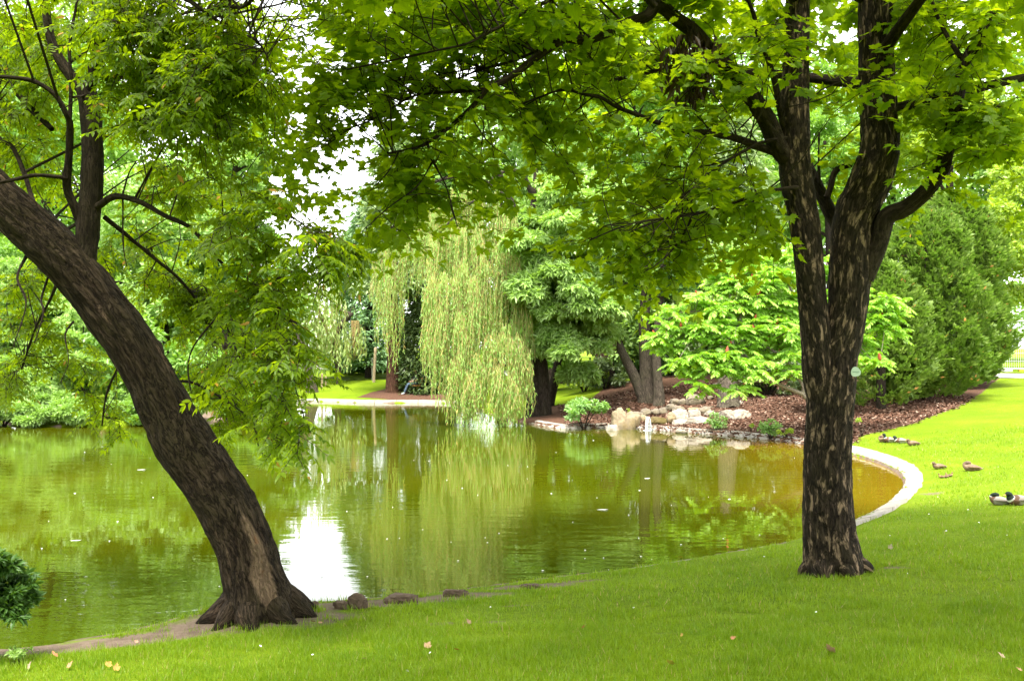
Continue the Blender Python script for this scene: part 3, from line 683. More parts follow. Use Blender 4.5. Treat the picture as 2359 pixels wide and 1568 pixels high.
mell = [  # view ellipses: centre, radii, depth, half depth, share
    (640, 330, 50, 90, 9.2, .6, .6), (660, 180, 40, 80, 9.2, .6, .7), (690, 440, 60, 50, 9.2, .5, .7), (780, 480, 50, 40, 9.2, .4, .5), (760, 70, 130, 110, 9.2, .9, 1), (950, 90, 150, 120, 9.4, 1.0, 1), (720, 200, 90, 90, 9.0, .7, 1), (840, 250, 140, 90, 9.2, .8, 1.1), (1000, 230, 120, 80, 9.4, .7, .9), (760, 320, 100, 50, 9.0, .5, .9), (940, 330, 110, 70, 9.2, .6, 1.1),
    (1130, 60, 150, 70, 9.8, 1.2, .8), (1280, 30, 140, 60, 10, 1.2, .9), (1160, 120, 120, 60, 10.2, .8, .6), (1430, 20, 130, 60, 10, 1.2, .9), (1010, 430, 110, 70, 9.3, .6, 1.1), (1130, 440, 70, 60, 9.4, .5, .8), (890, 430, 80, 60, 9.1, .4, .9),
    (850, 500, 45, 40, 9.1, .3, .9), (930, 490, 60, 40, 9.1, .3, .9), (900, 590, 55, 35, 9.1, .25, .9), (1060, 510, 60, 30, 9.3, .3, .8), (1165, 545, 45, 22, 9.3, .25, .8),
    (1180, 290, 110, 80, 11.5, 1.0, .8), (1250, 250, 100, 70, 10.4, .7, .8), (1330, 300, 110, 80, 11.8, 1.0, .9), (1260, 400, 110, 60, 12.4, .8, .6), (1400, 390, 90, 70, 12, .8, .8), (1440, 180, 100, 70, 10.6, .8, .8), (1340, 170, 90, 60, 10.4, .8, .7),
    (1550, 180, 80, 80, 11.4, .8, .7), (1640, 220, 70, 70, 11.6, .8, .9), (1560, 340, 130, 60, 11.6, .8, .9), (1680, 420, 110, 70, 11.2, .7, 1.2), (1560, 460, 120, 60, 11, .7, 1.3), (1740, 500, 60, 60, 11.4, .5, 1.1), (1450, 540, 110, 45, 10.4, .5, 1.5), (1360, 590, 90, 40, 10.2, .4, 1.4),
    (1540, 580, 110, 50, 10.4, .5, 1.5), (1480, 640, 100, 40, 10.6, .4, 1.2), (1630, 560, 60, 50, 10.8, .4, 1.2), (1430, 690, 60, 22, 10.8, .3, 1.0), (1770, 610, 55, 70, 12.4, .5, 1.0), (1710, 160, 60, 90, 11.2, .7, .7), (1770, 60, 60, 70, 10.6, .7, 1), (1640, 40, 90, 60, 10.6, .9, .9),
    (1810, 60, 45, 60, 10.2, .3, 1.3), (1850, 180, 22, 26, 10.4, .15, .8), (1925, 130, 45, 100, 12.2, .8, .7), (1915, 260, 40, 60, 12.0, .6, .5), (1925, 345, 40, 50, 11.8, .6, .9), (1890, 440, 25, 40, 12.2, .5, .9),
    (2010, 180, 45, 35, 10.4, .2, 1.3), (2040, 330, 40, 40, 10.3, .2, .8), (2120, 70, 80, 80, 10.6, .8, 1.2), (2110, 200, 70, 80, 10.8, .8, 1.2), (2120, 310, 70, 70, 10.8, .7, 1.3), (2260, 60, 110, 70, 10, .8, 1), (2290, 200, 80, 100, 9.8, .6, 1.3), (2250, 310, 100, 70, 9.8, .6, 1.4), (2330, 370, 60, 50, 9.6, .5, 1.3), (2140, 410, 60, 40, 11.4, .6, .9), (2350, 440, 30, 30, 9.6, .3, .8), (2100, 520, 40, 25, 12.4, .4, .7),
    (2060, 430, 40, 50, 12.2, .5, 1)]
mell = [(a, b, c_, d, (Y if (Y > 11 or (1780 < a < 2060)) else Y + (1.6 if a < 1250 else 1.3)), e, k) for a, b, c_, d, Y, e, k in mell]
mell = [(a, b, c_, d, Y, e, k * (.72 if (690 < a < 1080 and b < 350) else 1)) for a, b, c_, d, Y, e, k in mell]
hubs = hubs_from(mell, 0.0015)
tops = []
for k in range(560):                       # the crown above the picture: a dome that shades the lawn below
    a = R.uniform(0, 2 * PI); q = math.sqrt(R.uniform(0.02, 1)) * 5.4; zz = R.uniform(0, 1)
    tops.append([mb_[0] + q * math.cos(a) - 0.8, YM - 0.6 + q * math.sin(a), 6.9 + zz * 5.0 * (1 - (q / 6.2) ** 2)])
for k in range(240): tops.append([R.uniform(-3.5, 5.5), R.uniform(1.5, 9.5), R.uniform(6.2, 8.6)])  # extra unseen sprays towards the viewer, added to shade the near lawn
tw = MB(); lv = MB()
tops = [q for q in tops if q[0] > -1.6 or R.uniform() < .45]
nl = leafy(hubs, MLIMBS, tw, 'maple', lv, 0.122, 4, 0.34) + leafy(np.array(tops), MLIMBS, tw, 'maple', lv, 0.19, 4, 0.42)  # the unseen top gets larger leaves to block more sky light
print('maple leaves', nl, 'hubs', len(hubs))
tw.build('twigs', MAT['twig_bark'], maple); lv.build('crown', MAT['maple_leaf'], maple, smooth=False)
# the hanging bunch of dead leaves on the broken bough
db = MB(); n = 330; a = R.normal(size=(n, 3)) * np.array([0.15, 0.10, 0.0]); q0 = P(1592, 70, Y0 - 0.55)
pp = q0 + a + np.stack([np.zeros(n), np.zeros(n), -R.uniform(0, 0.85, n) * (1 - 0.9 * np.abs(a[:, 0]))], -1)
X, Yv, Z = axes(np.column_stack([R.normal(size=(n, 2)) * 0.3, -np.ones(n)]), R.normal(size=(n, 3)))
inst(db, *narrow(0.17), pp, X, Yv, Z, R.uniform(0.09, 0.2, n))
db2 = MB()
for k in range(14): tube(db2, [q0 + R.normal(size=3) * 0.06, q0 + a[k] * 0.7 - [0, 0, .3], q0 + a[k] - [0, 0, .62]], [.008, .005, .002], 4, n=5)
db2.build('dead_twigs', MAT['twig_bark'], maple)
db.build('dead_leaves', MAT['dead_leaf'], maple, smooth=False)['label'] = 'bunch of withered brown leaves hanging on the bough'

# round inventory tag nailed to the trunk
tp = P(1948, 855, YM) + np.array([0.02, -M(108, YM) / 2 - 0.012, 0])
tagt = thing('tree_tag', tp, 'small round pale green tag nailed to the maple trunk', 'tag')
m = MB(); th = np.linspace(0, 2 * PI, 33)[:-1]; rr = M(11.0, YM) * (1 + 0.06 * np.cos(3 * th + 1.0))
ringv = lambda y, s: np.stack([tp[0] + rr * s * np.cos(th), np.full(32, tp[1] + y), tp[2] + rr * s * np.sin(th)], -1)
V = np.vstack([ringv(0.004, 1), ringv(-0.002, 1), ringv(-0.003, 0.93), [[tp[0], tp[1] - 0.0032, tp[2]]]]); k = np.arange(32); k1 = (k + 1) % 32
m.add(V, [np.vstack([np.stack([k, k1, k1 + 32, k + 32], -1), np.stack([k + 32, k1 + 32, k1 + 64, k + 64], -1)]), np.stack([k + 64, k1 + 64, np.full(32, 96)], -1)])
m.build('plate', plain('pale_green_plate', (0.50, 0.62, 0.48), 0.5, 0.06), tagt, smooth=False)
m = MB()
def strip(x0, x1, z0, z1): m.add([(tp[0] + x0, tp[1] - 0.0045, tp[2] + z0), (tp[0] + x1, tp[1] - 0.0045, tp[2] + z0), (tp[0] + x1, tp[1] - 0.0045, tp[2] + z1), (tp[0] + x0, tp[1] - 0.0045, tp[2] + z1)], np.array([[0, 1, 2, 3]]))
u = M(1.0, YM)
for k in range(8): strip((-7.2 + k * 1.85) * u, (-5.9 + k * 1.85) * u, -0.9 * u, 1.2 * u)
for k in range(5): strip((-0.4 + k * 1.1) * u, (0.3 + k * 1.1) * u, -3.6 * u, -2.7 * u)
m.build('lettering', plain('green_print', (0.13, 0.27, 0.15), 0.6, 0.1), tagt, smooth=False)

# ---- the leaning tree on the left
lb = GP(600, 1412); YL = lb[1]
lean = thing('leaning_tree', lb, 'thick dark brown trunk leaning left over the water from the bank', 'tree')
tb = MB()
c, r = stem([(612, 1450, 178, 0), (600, 1395, 166, 0), (582, 1326, 146, 0), (561, 1248, 142, 0), (525, 1170, 144, 0), (474, 1092, 140, 0), (420, 1014, 141, -.02), (380, 936, 126, -.05), (340, 859, 118, -.08), (300, 790, 118, -.1), (262, 740, 118, -.12), (214, 676, 114, -.15), (150, 600, 118, -.2), (80, 532, 114, -.25), (-5, 452, 104, -.3), (-90, 362, 96, -.35), (-190, 260, 84, -.4), (-300, 130, 66, -.5), (-400, -40, 46, -.6), (-470, -240, 22, -.7)], YL)
r = r * .94
cT, rT = tube(tb, c, r, 96, step=0.022, rough=0.017, rfreq=4.5, flare=(0.26, 0.32, 4, 0.6), ridge=0.02, seed=21)
# the burr where a bough was lost
kc, kr = stem([(318, 800, 96, -.06), (336, 812, 82, -.07), (352, 826, 60, -.08), (364, 842, 28, -.08)], YL)
tube(tb, kc, kr, 32, n=24, rough=0.035, rfreq=9, seed=8)
kc, kr = stem([(175, 600, 60, -.15), (178, 570, 34, -.18), (170, 556, 20, -.2)], YL)
tube(tb, kc, kr, 24, n=16, rough=0.02, rfreq=9, seed=9)
tb.build('trunk', MAT['lean_bark'], lean)
for pts, w0 in (([(545, 1395), (505, 1408), (470, 1430), (440, 1446), (400, 1458)], 60), ([(660, 1395), (700, 1392), (735, 1395), (780, 1402)], 40), ([(590, 1410), (570, 1432), (545, 1452)], 34), ([(640, 1408), (650, 1425), (640, 1440)], 22)):
    k = len(pts); pr = [GP(*q) - np.array([0, 0, 0.03 * i]) for i, q in enumerate(pts)]
    pr[0] = pr[0] + np.array([0, 0, 0.12])
    m = MB(); tube(m, pr, np.linspace(M(w0, YL) / 2, 0.02, k), 16, n=20, rough=0.02, rfreq=7, seed=w0); m.build('root', MAT['lean_bark'], lean)
root_flare(lean, lb, M(80, YL), MAT['lean_bark'], [-.1, -.7, -1.5, -2.3, -3.0, .5], .22, .19)
LL = []
ll = lambda px, Y0, Y1, w0, w1, wp=0.7, sides=14, rough=0.006, lo=0.15: mlimb(px, Y0, Y1, w0, w1, wp, sides, rough, lo, 'limb', lean, LL)
y = YL - 0.15
ll([(188, 660), (194, 610), (204, 512), (212, 409), (212, 307), (205, 240), (196, 200)], y, y, 62, 44, 0.5, 36, 0.015)
ll([(200, 215), (164, 175), (138, 138), (118, 92), (107, 31), (105, -60), (80, -200), (95, -380)], y, y + 0.3, 34, 12, 0.6, 20)
ll([(200, 225), (214, 165), (228, 100), (252, 30), (270, -60), (330, -220), (350, -380)], y, y - 0.5, 34, 12, 0.6, 20)
ll([(190, 520), (174, 481), (154, 430), (159, 358), (161, 287), (154, 266), (128, 220), (82, 189), (31, 179), (-30, 177)], y, y - 0.5, 26, 7)
ll([(160, 287), (164, 190), (161, 102), (182, -20)], y - 0.2, y - 0.3, 10, 6)
ll([(155, 415), (143, 409), (82, 404), (31, 414), (-20, 425)], y - 0.1, y - 0.5, 12, 7)
ll([(95, 500), (77, 466), (56, 399), (31, 343), (10, 327), (-20, 300)], y, y + 0.4, 13, 8)
ll([(120, 298), (92, 271), (61, 240), (36, 210)], y + .3, y + 0.5, 12, 16, 1, 14, 0.01)
ll([(214, 482), (233, 471), (256, 455), (281, 453), (317, 463), (348, 478), (379, 496), (435, 522), (471, 558), (496, 588), (540, 640), (583, 690), (640, 760), (690, 800)], y, y - 1.0, 20, 4)
ll([(310, 459), (348, 389), (384, 327), (420, 270)], y - .2, y - 0.6, 6, 3)
ll([(281, 453), (297, 399), (315, 370)], y - .2, y, 5, 3)
ll([(283, 453), (284, 563), (292, 614)], y - .2, y - .3, 4, 2)
ll([(471, 558), (540, 505), (600, 490), (680, 505), (740, 560)], y - .6, y - 1.2, 7, 3)
ll([(583, 690), (527, 706), (481, 752), (445, 800), (433, 848), (441, 910)], y - .8, y - 1.0, 6, 3)
ll([(510, 720), (524, 755), (545, 807), (563, 843), (590, 880)], y - .8, y - 1.0, 5, 3)
ll([(600, 712), (643, 781), (674, 833), (680, 890), (700, 962), (690, 1000)], y - .8, y - 1.1, 6, 2)
ll([(590, 905), (585, 970), (600, 1040), (622, 1050)], y - .9, y - 1.0, 3, 2)
ll([(212, 170), (261, 174), (302, 182), (358, 194), (430, 230), (520, 290)], y, y - 0.9, 14, 4)
ll([(228, 110), (330, 50), (350, 113), (348, 169)], y, y - 0.5, 9, 3)
ll([(262, -10), (350, -30), (430, 0), (471, 26), (512, 56), (553, 77), (588, 92), (609, 118), (622, 148)], y, y - 1.2, 16, 3)
ll([(440, 5), (476, 26), (512, 13), (553, 18), (578, 3), (600, -30)], y - .7, y - 1.1, 10, 8)
ll([(110, 640), (95, 690), (100, 720), (80, 790)], y, y - .5, 6, 3)
ll([(170, 740), (150, 770), (158, 830), (140, 880)], y - .3, y - .6, 5, 2)
ll([(60, 590), (40, 640), (60, 700), (30, 800)], y - .1, y - .9, 8, 3)
ll([(240, 500), (290, 540), (350, 590), (420, 650), (470, 720), (500, 800)], YL + .4, YL + 1.4, 12, 4)
ll([(150, 600), (120, 680), (80, 760), (50, 850)], YL + .1, YL + 1.4, 10, 3)
ll([(300, 800), (270, 850), (245, 910), (235, 980)], YL + .1, YL + 1.2, 8, 3)
ll([(370, 880), (440, 880), (500, 910), (560, 950)], YL + .1, YL + 1.1, 8, 3)
ll([(110, 570), (130, 500), (180, 450), (230, 380)], YL + .1, YL + 1.3, 10, 3)
for k in range(9):                          # boughs above and out to the left of the picture
    p = cT[int(len(cT) * (0.66 + 0.32 * k / 8))]; a = 1.9 + ((k * 5) % 9) * .36; L = 2.6 + R.uniform(-.4, .6); d = np.array([math.cos(a), math.sin(a), 0])
    m = MB(); c, r = tube(m, [p, p + d * L * .4 + [0, 0, .7], p + d * L * .75 + [0, 0, 1.3], p + d * L + [0, 0, 1.6]], [.06, .04, .025, .01], 10, n=22, rough=.006)
    m.build('limb', MAT['limb_bark'], lean); LL.append(samples(c, r, .3))
lell = [(635, 260, 35, 120, 9.4, .5, .7), (60, 60, 100, 80, 10.9, 0.9, 1), (230, 30, 120, 60, 9.6, 0.8, 1), (340, 100, 120, 90, 9.3, 0.7, 1.1), (480, 90, 120, 90, 9.2, 0.6, 1), (460, 200, 120, 80, 9.2, 0.6, 1), (560, 190, 60, 80, 9, 0.4, 0.8), (320, 230, 80, 70, 9.6, 0.6, 0.8), (60, 180, 80, 80, 10.9, 0.8, 0.9), (60, 300, 70, 80, 10.9, 0.8, 1.1), (30, 400, 40, 50, 11.5, 0.5, 1), (120, 470, 60, 60, 11.9, 0.6, 0.54), (430, 300, 110, 70, 9, 0.5, 1.2), (520, 350, 60, 60, 8.9, 0.4, 0.9), (480, 420, 110, 60, 11.0, 0.5, 1.2), (380, 420, 60, 60, 11.9, 0.6, 0.54), (280, 320, 50, 60, 9.8, 0.4, 0.5), (600, 440, 60, 50, 8.8, 0.4, 0.9), (560, 520, 110, 50, 8.9, 0.4, 1.1), (690, 530, 60, 40, 8.5, 0.3, 0.8), (740, 590, 65, 55, 8.4, 0.3, 1.6), (765, 560, 40, 25, 8.4, 0.3, 1.2), (320, 560, 70, 80, 11.9, 0.6, 0.9), (420, 600, 80, 60, 11.9, 0.6, 0.72), (460, 660, 100, 70, 11.5, 0.5, 1.3), (560, 640, 90, 60, 8.8, 0.4, 1.2), (620, 670, 60, 60, 8.7, 0.3, 1), (520, 720, 110, 40, 11.0, 0.5, 0.7), (330, 690, 60, 70, 11.9, 0.6, 0.81), (400, 760, 60, 50, 11.9, 0.6, 0.63), (690, 820, 55, 60, 8.6, 0.3, 1.2), (600, 850, 90, 50, 8.8, 0.4, 1.2), (500, 850, 80, 50, 11.9, 0.6, 1.08), (560, 920, 100, 50, 11.9, 0.6, 1.08), (650, 910, 60, 50, 8.7, 0.3, 1.1), (470, 930, 50, 50, 11.9, 0.6, 0.9), (690, 1000, 32, 28, 8.5, 0.15, 1.6), (622, 1065, 18, 24, 8.6, 0.1, 2.2), (500, 990, 40, 40, 11.9, 0.6, 0.72), (30, 620, 50, 70, 11.9, 0.6, 0.9), (80, 680, 80, 60, 11.9, 0.6, 0.9), (140, 750, 60, 50, 11.9, 0.6, 0.72), (40, 820, 60, 70, 11.9, 0.6, 0.9), (40, 900, 40, 50, 11.9, 0.6, 0.72), (270, 900, 50, 80, 11.9, 0.6, 0.81), (250, 980, 35, 30, 11.9, 0.6, 0.72), (200, 830, 60, 60, 11.9, 0.6, 0.54)]
lell = [(a, b_, c_, d_, Y, e_, k * (.62 if (a > 230 and 280 < b_ < 800) else .75 if b_ > 400 else .9)) for a, b_, c_, d_, Y, e_, k in lell]
hubs = hubs_from(lell, 0.0020)
tops = []
for k in range(230): tops.append([R.uniform(-8.5, -1.2), R.uniform(7.0, 14), R.uniform(6.4, 9.5)])
tw = MB(); lv = MB()
nl = leafy(np.vstack([hubs, np.array(tops)]), LL, tw, 'pinnate', lv, 0.245, 4, 0.21)
print('compound leaves', nl, 'hubs', len(hubs))
tw.build('twigs', MAT['twig_bark'], lean); lv.build('crown', MAT['ash_leaf'], lean, smooth=False)

# ------------------------------------------------------------------ background trees and shrubs
def blob_leaves(mb, lumps, n, size, tmpl, up=0.6, out=0.6, jit=0.6, tipdown=0.3, shell=0.55):
    """leaves spread through lumps (x,y,z,r,rz): thicker towards each lump's outside"""
    L = np.asarray(lumps, float); w = L[:, 3] ** 2; idx = R.choice(len(L), n, p=w / w.sum())
    d = rnd_dir(n); d[:, 2] = np.where(d[:, 2] < -0.3, -d[:, 2] * 0.6, d[:, 2]); d = nrm(d)
    q = R.uniform(shell ** 3, 1, n) ** (1 / 3) * R.uniform(0.85, 1.12, n)
    pos = L[idx, :3] + d * q[:, None] * np.column_stack([L[idx, 3], L[idx, 3], L[idx, 4]])
    no = d * out + np.array([0, 0, up]) + R.normal(size=(n, 3)) * jit
    tip = d * 0.8 + R.normal(size=(n, 3)) * 0.6 + np.array([0, 0, -tipdown])
    X, Yv, Z = axes(tip, no); inst(mb, tmpl[0], tmpl[1], pos, X, Yv, Z, size * R.uniform(0.6, 1.25, n))

def lumpy(c, rx, ry, rz, n, lr, flat=0.75, low=-0.75):
    """lump centres through an uneven ellipsoid"""
    d = rnd_dir(n * 2); d = d[d[:, 2] > low][:n]
    q = R.uniform(0.35, 1.0, len(d)) ** 0.6
    p = np.asarray(c) + d * q[:, None] * np.array([rx, ry, rz]) * R.uniform(0.75, 1.1, (len(d), 1))
    r = lr * R.uniform(0.6, 1.35, len(d)) * min(rx, rz)
    return np.column_stack([p, r, r * flat])

def trunk_limbs(root, base, top, r0, mat, nl, spread, bend=0.3, sides=14, name='trunk', fl=0.35):
    base = np.asarray(base, float); top = np.asarray(top, float); d = top - base; H = np.linalg.norm(d)
    b = R.normal(size=3) * np.array([bend, bend, 0]) * 0.12 * H
    m = MB(); c, r = tube(m, [base - [0, 0, .3], base + d * .33 + b, base + d * .66 + b * .6, top], [r0, r0 * .78, r0 * .55, r0 * .2], sides, n=36, rough=r0 * .1, rfreq=2.2 / max(r0, .1), flare=(max(.3, r0 * 1.4), fl, 3, R.uniform(0, 6)), seed=R.uniform(0, 60))
    m.build(name, mat, root)
    if nl:
        for k in range(nl):
            m = MB(); p = c[int(len(c) * R.uniform(.4, .92))]; a = R.uniform(0, 2 * PI); l = spread * R.uniform(.5, 1.0)
            e = np.array([math.cos(a), math.sin(a), R.uniform(.2, .8)])
            tube(m, [p, p + e * l * .5 + [0, 0, .1 * l], p + e * l], [r0 * .32, r0 * .2, r0 * .06], 7, n=12, cap=False)
            m.build('bough', mat, root)

def tree(name, label, cat, px, py, prx, pry, Y, base, leafm, size, nleaf, tmpl=KITE, nl=30, lr=0.32, barkm='dark_bark', r0=0.3, group=None, depth=1.0, up=0.6, tipdown=0.3, flat=0.75, boughs=7, low=-0.75, trunk=True, jit=0.6):
    """a broadleaved tree: crown ellipse given in the view, base on the ground"""
    c = P(px, py, Y); rx, rz = M(prx, Y), M(pry, Y)
    if base is None: base = np.array([c[0] + R.uniform(-.3, .3) * rx, Y, gz(c[0], Y)])
    root = thing(name, base, label, cat, group)
    if trunk: trunk_limbs(root, base, np.array([c[0], c[1], c[2] + rz * .5]), r0, MAT[barkm], boughs, rx * .8)
    m = MB(); blob_leaves(m, lumpy(c, rx, rx * depth, rz, int(nl * 1.3), lr, flat, low), int(nleaf * 1.7), size * 1.1, tmpl, up=up, tipdown=tipdown, jit=jit)
    m.build('crown', MAT[leafm], root, smooth=False); return root

BG = 'trees standing round the far side of the pond'
# left, behind the island shrubs
tree('broadleaf_tree', 'tall mid green tree behind the forked upper limbs of the leaning trunk', 'tree', 70, 330, 230, 330, 52, None, 'mid_leaf', 0.30, 9000, nl=34, r0=.4, group=BG)
tree('broadleaf_tree', 'pale green tree behind the middle of the leaning tree, taller than the shrubs below', 'tree', 350, 600, 165, 235, 50, None, 'pale_leaf', 0.26, 10000, nl=36, r0=.4, group=BG)
tree('broadleaf_tree', 'soft pale green tree beside the white sky gap at upper left', 'tree', 545, 480, 75, 300, 58, None, 'pale_leaf', 0.28, 8000, nl=34, r0=.35, group=BG)
tree('broadleaf_tree', 'bushy pale tree right of the leaning trunk, over the far lawn\'s left end', 'tree', 640, 720, 85, 150, 60, GP(721, 903), 'pale_leaf', 0.24, 7000, nl=26, r0=.33, group=BG, barkm='grey_bark')
tree('broadleaf_tree', 'yellowish green low tree between the pale willow and the leaning tree', 'tree', 560, 790, 110, 110, 64, None, 'yellow_leaf', 0.24, 6000, nl=24, r0=.3, group=BG)
for k, (px, py, rx, ry, Y, mt, lab) in enumerate([(30, 690, 130, 130, 47, 'mid_leaf', 'leafy green tree filling the far left edge above the shrubs'), (190, 700, 110, 140, 49, 'pale_leaf', 'pale rounded tree above the mound of shrubs on the left shore'), (370, 720, 110, 130, 48, 'pale_leaf', 'pale rounded tree seen just right of the leaning trunk\'s middle'), (490, 700, 90, 140, 51, 'mid_leaf', 'green rounded tree above the dark shrub right of the leaning trunk'), (800, 640, 60, 110, 82, 'pale_leaf', 'far pale tree under the white sky gap')]):
    tree('broadleaf_tree', lab, 'tree', px, py, rx, ry, Y, None, mt, .26, 6000, nl=28, r0=.28, group=BG)
# behind the willow and the maple
tree('broadleaf_tree', 'tall pale green tree right behind the weeping willow\'s top', 'tree', 1290, 370, 130, 210, 56, None, 'pale_leaf', 0.28, 8000, nl=30, r0=.4, group=BG)
tree('broadleaf_tree', 'tall fresh green tree behind the maple\'s low left boughs', 'tree', 1460, 360, 130, 250, 58, None, 'mid_leaf', 0.30, 8500, nl=32, r0=.4, group=BG)
tree('broadleaf_tree', 'fresh green tree between the maple\'s two upright stems', 'tree', 1900, 420, 110, 190, 52, None, 'mid_leaf', 0.28, 6500, nl=26, r0=.35, group=BG)
tree('broadleaf_tree', 'yellow green tree above the clipped thuja hedge', 'tree', 2190, 330, 150, 170, 50, None, 'yellow_leaf', 0.26, 7500, nl=28, r0=.35, group=BG)
tree('broadleaf_tree', 'light green tree behind the wire mesh fence', 'tree', 2380, 560, 110, 240, 56, None, 'yellow_leaf', 0.28, 7500, nl=28, r0=.35, group=BG)
tree('broadleaf_tree', 'tree with drooping leaves over the right end of the rock pile, behind the sumac', 'tree', 1690, 640, 130, 150, 44, GP(1680, 935), 'chestnut_leaf', 0.24, 5000, nl=24, r0=.42, group=BG, barkm='grey_bark')

for k, (px, top, r) in enumerate([(-160, 60, 210), (60, 40, 200), (190, 40, 125), (420, 330, 150), (545, 90, 95), (1010, 330, 110), (1130, 160, 150), (1310, 60, 170), (1500, 40, 170), (1680, 60, 170), (1850, 80, 150), (2030, 120, 160), (2240, 100, 170), (2450, 80, 200)]):
    Yk = 74 + 6 * ((k * 37) % 5) / 5; bot = 800
    tree('backdrop_tree', ['tall pale tree', 'tall fresh green tree', 'tall mid green tree'][k % 3] + ' in the back row, ' + ['beyond the left picture edge', 'at the far left above the pale mound', 'behind the leaning tree\'s limb', 'left of the white sky gap', 'left rim of the sky gap', 'right rim of the sky gap', 'above the left of the weeping willow', 'above the right of the weeping willow', 'behind the maple\'s hanging middle boughs', 'behind the maple\'s lowest left limbs', 'behind the maple\'s left stem', 'right of the maple\'s right stem', 'above the tall thujas', 'beyond the right picture edge'][k], 'tree', px, (top + bot) / 2 - 20, r, (bot - top) / 2, Yk, None, ['pale_leaf', 'mid_leaf', 'mid_leaf'][k % 3], 0.46, 9000, nl=80, r0=.45, group='tall trees in the back row')

def conifer(name, label, base, H, rad, leafm, n, size, barkm='dark_bark', r0=.3, start=.12, group=None, droop=.35, tm=narrow(.16), pw=1.0, spray=14):
    root = thing(name, base, label, 'tree', group); base = np.asarray(base, float)
    trunk_limbs(root, base, base + [0, 0, H], r0, MAT[barkm], 0, 1, .05)
    nb = n // spray; t = start + (1 - start) * (R.uniform(0, 1, nb) ** 1.25); a = R.uniform(0, 2 * PI, nb)
    env = rad * (1 - t) ** pw * (0.75 + 0.35 * noise(np.stack([np.cos(a) * 2, np.sin(a) * 2, t * 9], -1) + base)) + .1
    q = env * R.uniform(.45, 1.0, nb) ** .6
    d = np.stack([np.cos(a), np.sin(a), 0 * a], -1)
    ctr = base + d * q[:, None] + np.stack([0 * a, 0 * a, t * H - droop * q], -1)
    rep = np.repeat(np.arange(nb), spray); N = len(rep)
    dd = nrm(d[rep] * .8 + R.normal(size=(N, 3)) * np.array([.5, .5, .35]) + np.array([0, 0, -.25]))
    pos = ctr[rep] + R.normal(size=(N, 3)) * size * .7 * np.array([1, 1, .45])
    X, Yv, Z = axes(dd, np.array([0, 0, 1.0]) + R.normal(size=(N, 3)) * .4)
    m = MB(); inst(m, tm[0], tm[1], pos, X, Yv, Z, size * R.uniform(.6, 1.3, N)); m.build('crown', MAT[leafm], root, smooth=False); return root

g = GP(852, 882); g[1] += 4; g[0] = P(852, 800, g[1])[0]; g[2] = gz(g[0], g[1])
conifer('conifer_tree', 'tall blue green conifer behind the leaning pale post on the far lawn', g, 12.5, 3.0, 'blue_needle', 16000, .42, r0=.3, group=BG, pw=.6)
g = GP(905, 902)
rt = conifer('conifer_tree', 'conifer with a bare reddish brown trunk on the far shore', g, 15, 2.6, 'grey_needle', 9000, .42, 'red_bark', r0=M(15, g[1]), start=.42, group=BG, pw=.5)
g = GP(985, 903); g = np.array([P(980, 880, g[1] + 0.9)[0], g[1] + 0.9, 0]); g[2] = gz(g[0], g[1])
conifer('yew_tree', 'dark olive yew over the bench on the far shore', g, 6.6, 1.9, 'yew_leaf', 15000, .32, r0=.25, start=.06, group=BG, pw=.55)
g = np.array([P(1690, 700, 50)[0], 50, 0]); g[2] = gz(g[0], g[1])
conifer('cypress_tree', 'pale feathery grey green cypress above the sumac', g, 13.0, 3.4, 'grey_needle', 16000, .45, r0=.35, group=BG, pw=.6)
g = np.array([P(1580, 700, 53)[0], 53, 0]); g[2] = gz(g[0], g[1])
conifer('yew_tree', 'dark yew in the shade left of the sumac', g, 7, 3.0, 'yew_leaf', 9000, .4, group=BG, pw=.6, start=.05)

# the chestnut-like tree right of the willow, its leaves in hands
tree('chestnut_tree', 'big tree with hand shaped leaves in drooping tiers, right of the willow', 'tree', 1312, 640, 140, 245, 40.3, GP(1262, 935), 'chestnut_leaf', 0.31, 15000, PALM, nl=95, lr=.27, r0=.22, up=.9, tipdown=.55, flat=.62, boughs=8, low=-.95)
tree('broadleaf_tree', 'full mid green tree close behind the one with hand shaped leaves', 'tree', 1390, 620, 130, 215, 48, None, 'pale_leaf', 0.26, 8000, nl=60, r0=.25, group=BG, low=-.95)
# trio of trunks on the mulch bank
for lab, pts, w0, w1, cr in (('slanting grey trunk leaning left on the mulch bank', [(1490, 925), (1478, 905), (1458, 860), (1440, 825), (1415, 770), (1390, 700)], 30, 15, (1400, 640, 70, 70)),
                             ('straight grey trunk in the middle of the three on the mulch bank', [(1500, 925), (1490, 890), (1487, 820), (1484, 740), (1490, 640), (1488, 520)], 34, 20, (1490, 600, 90, 110)),
                             ('slim grey trunk right of its two neighbours on the mulch bank', [(1518, 932), (1518, 905), (1514, 860), (1512, 790), (1520, 700), (1530, 600)], 26, 14, (1560, 640, 70, 80))):
    g = GP(*pts[0]); root = thing('slim_tree', g, lab, 'tree', 'trees on the mulch bank')
    pp = np.array([P(x, y, g[1] + .02 * i) for i, (x, y) in enumerate(pts)]); pp[0, 2] = g[2] - .2
    m = MB(); tube(m, pp, np.linspace(M(w0, g[1]), M(w1, g[1]), len(pp)) / 2, 14, n=36, rough=.02, rfreq=5, flare=(.35, .3, 3, 1)); m.build('trunk', MAT['grey_bark'], root)
    c = P(cr[0], cr[1], g[1] + .6); m = MB(); blob_leaves(m, lumpy(c, M(cr[2], 43), M(cr[2], 43), M(cr[3], 43), 16, .34), 3200, .2, KITE); m.build('crown', MAT['dark_leaf'], root, smooth=False)
for px, py, w, lab in ((1250, 905, 0, ''), ):
    pass
g = GP(1292, 893); g = np.array([P(1292, 880, g[1] + 5)[0], g[1] + 5, 0]); g[2] = gz(g[0], g[1])
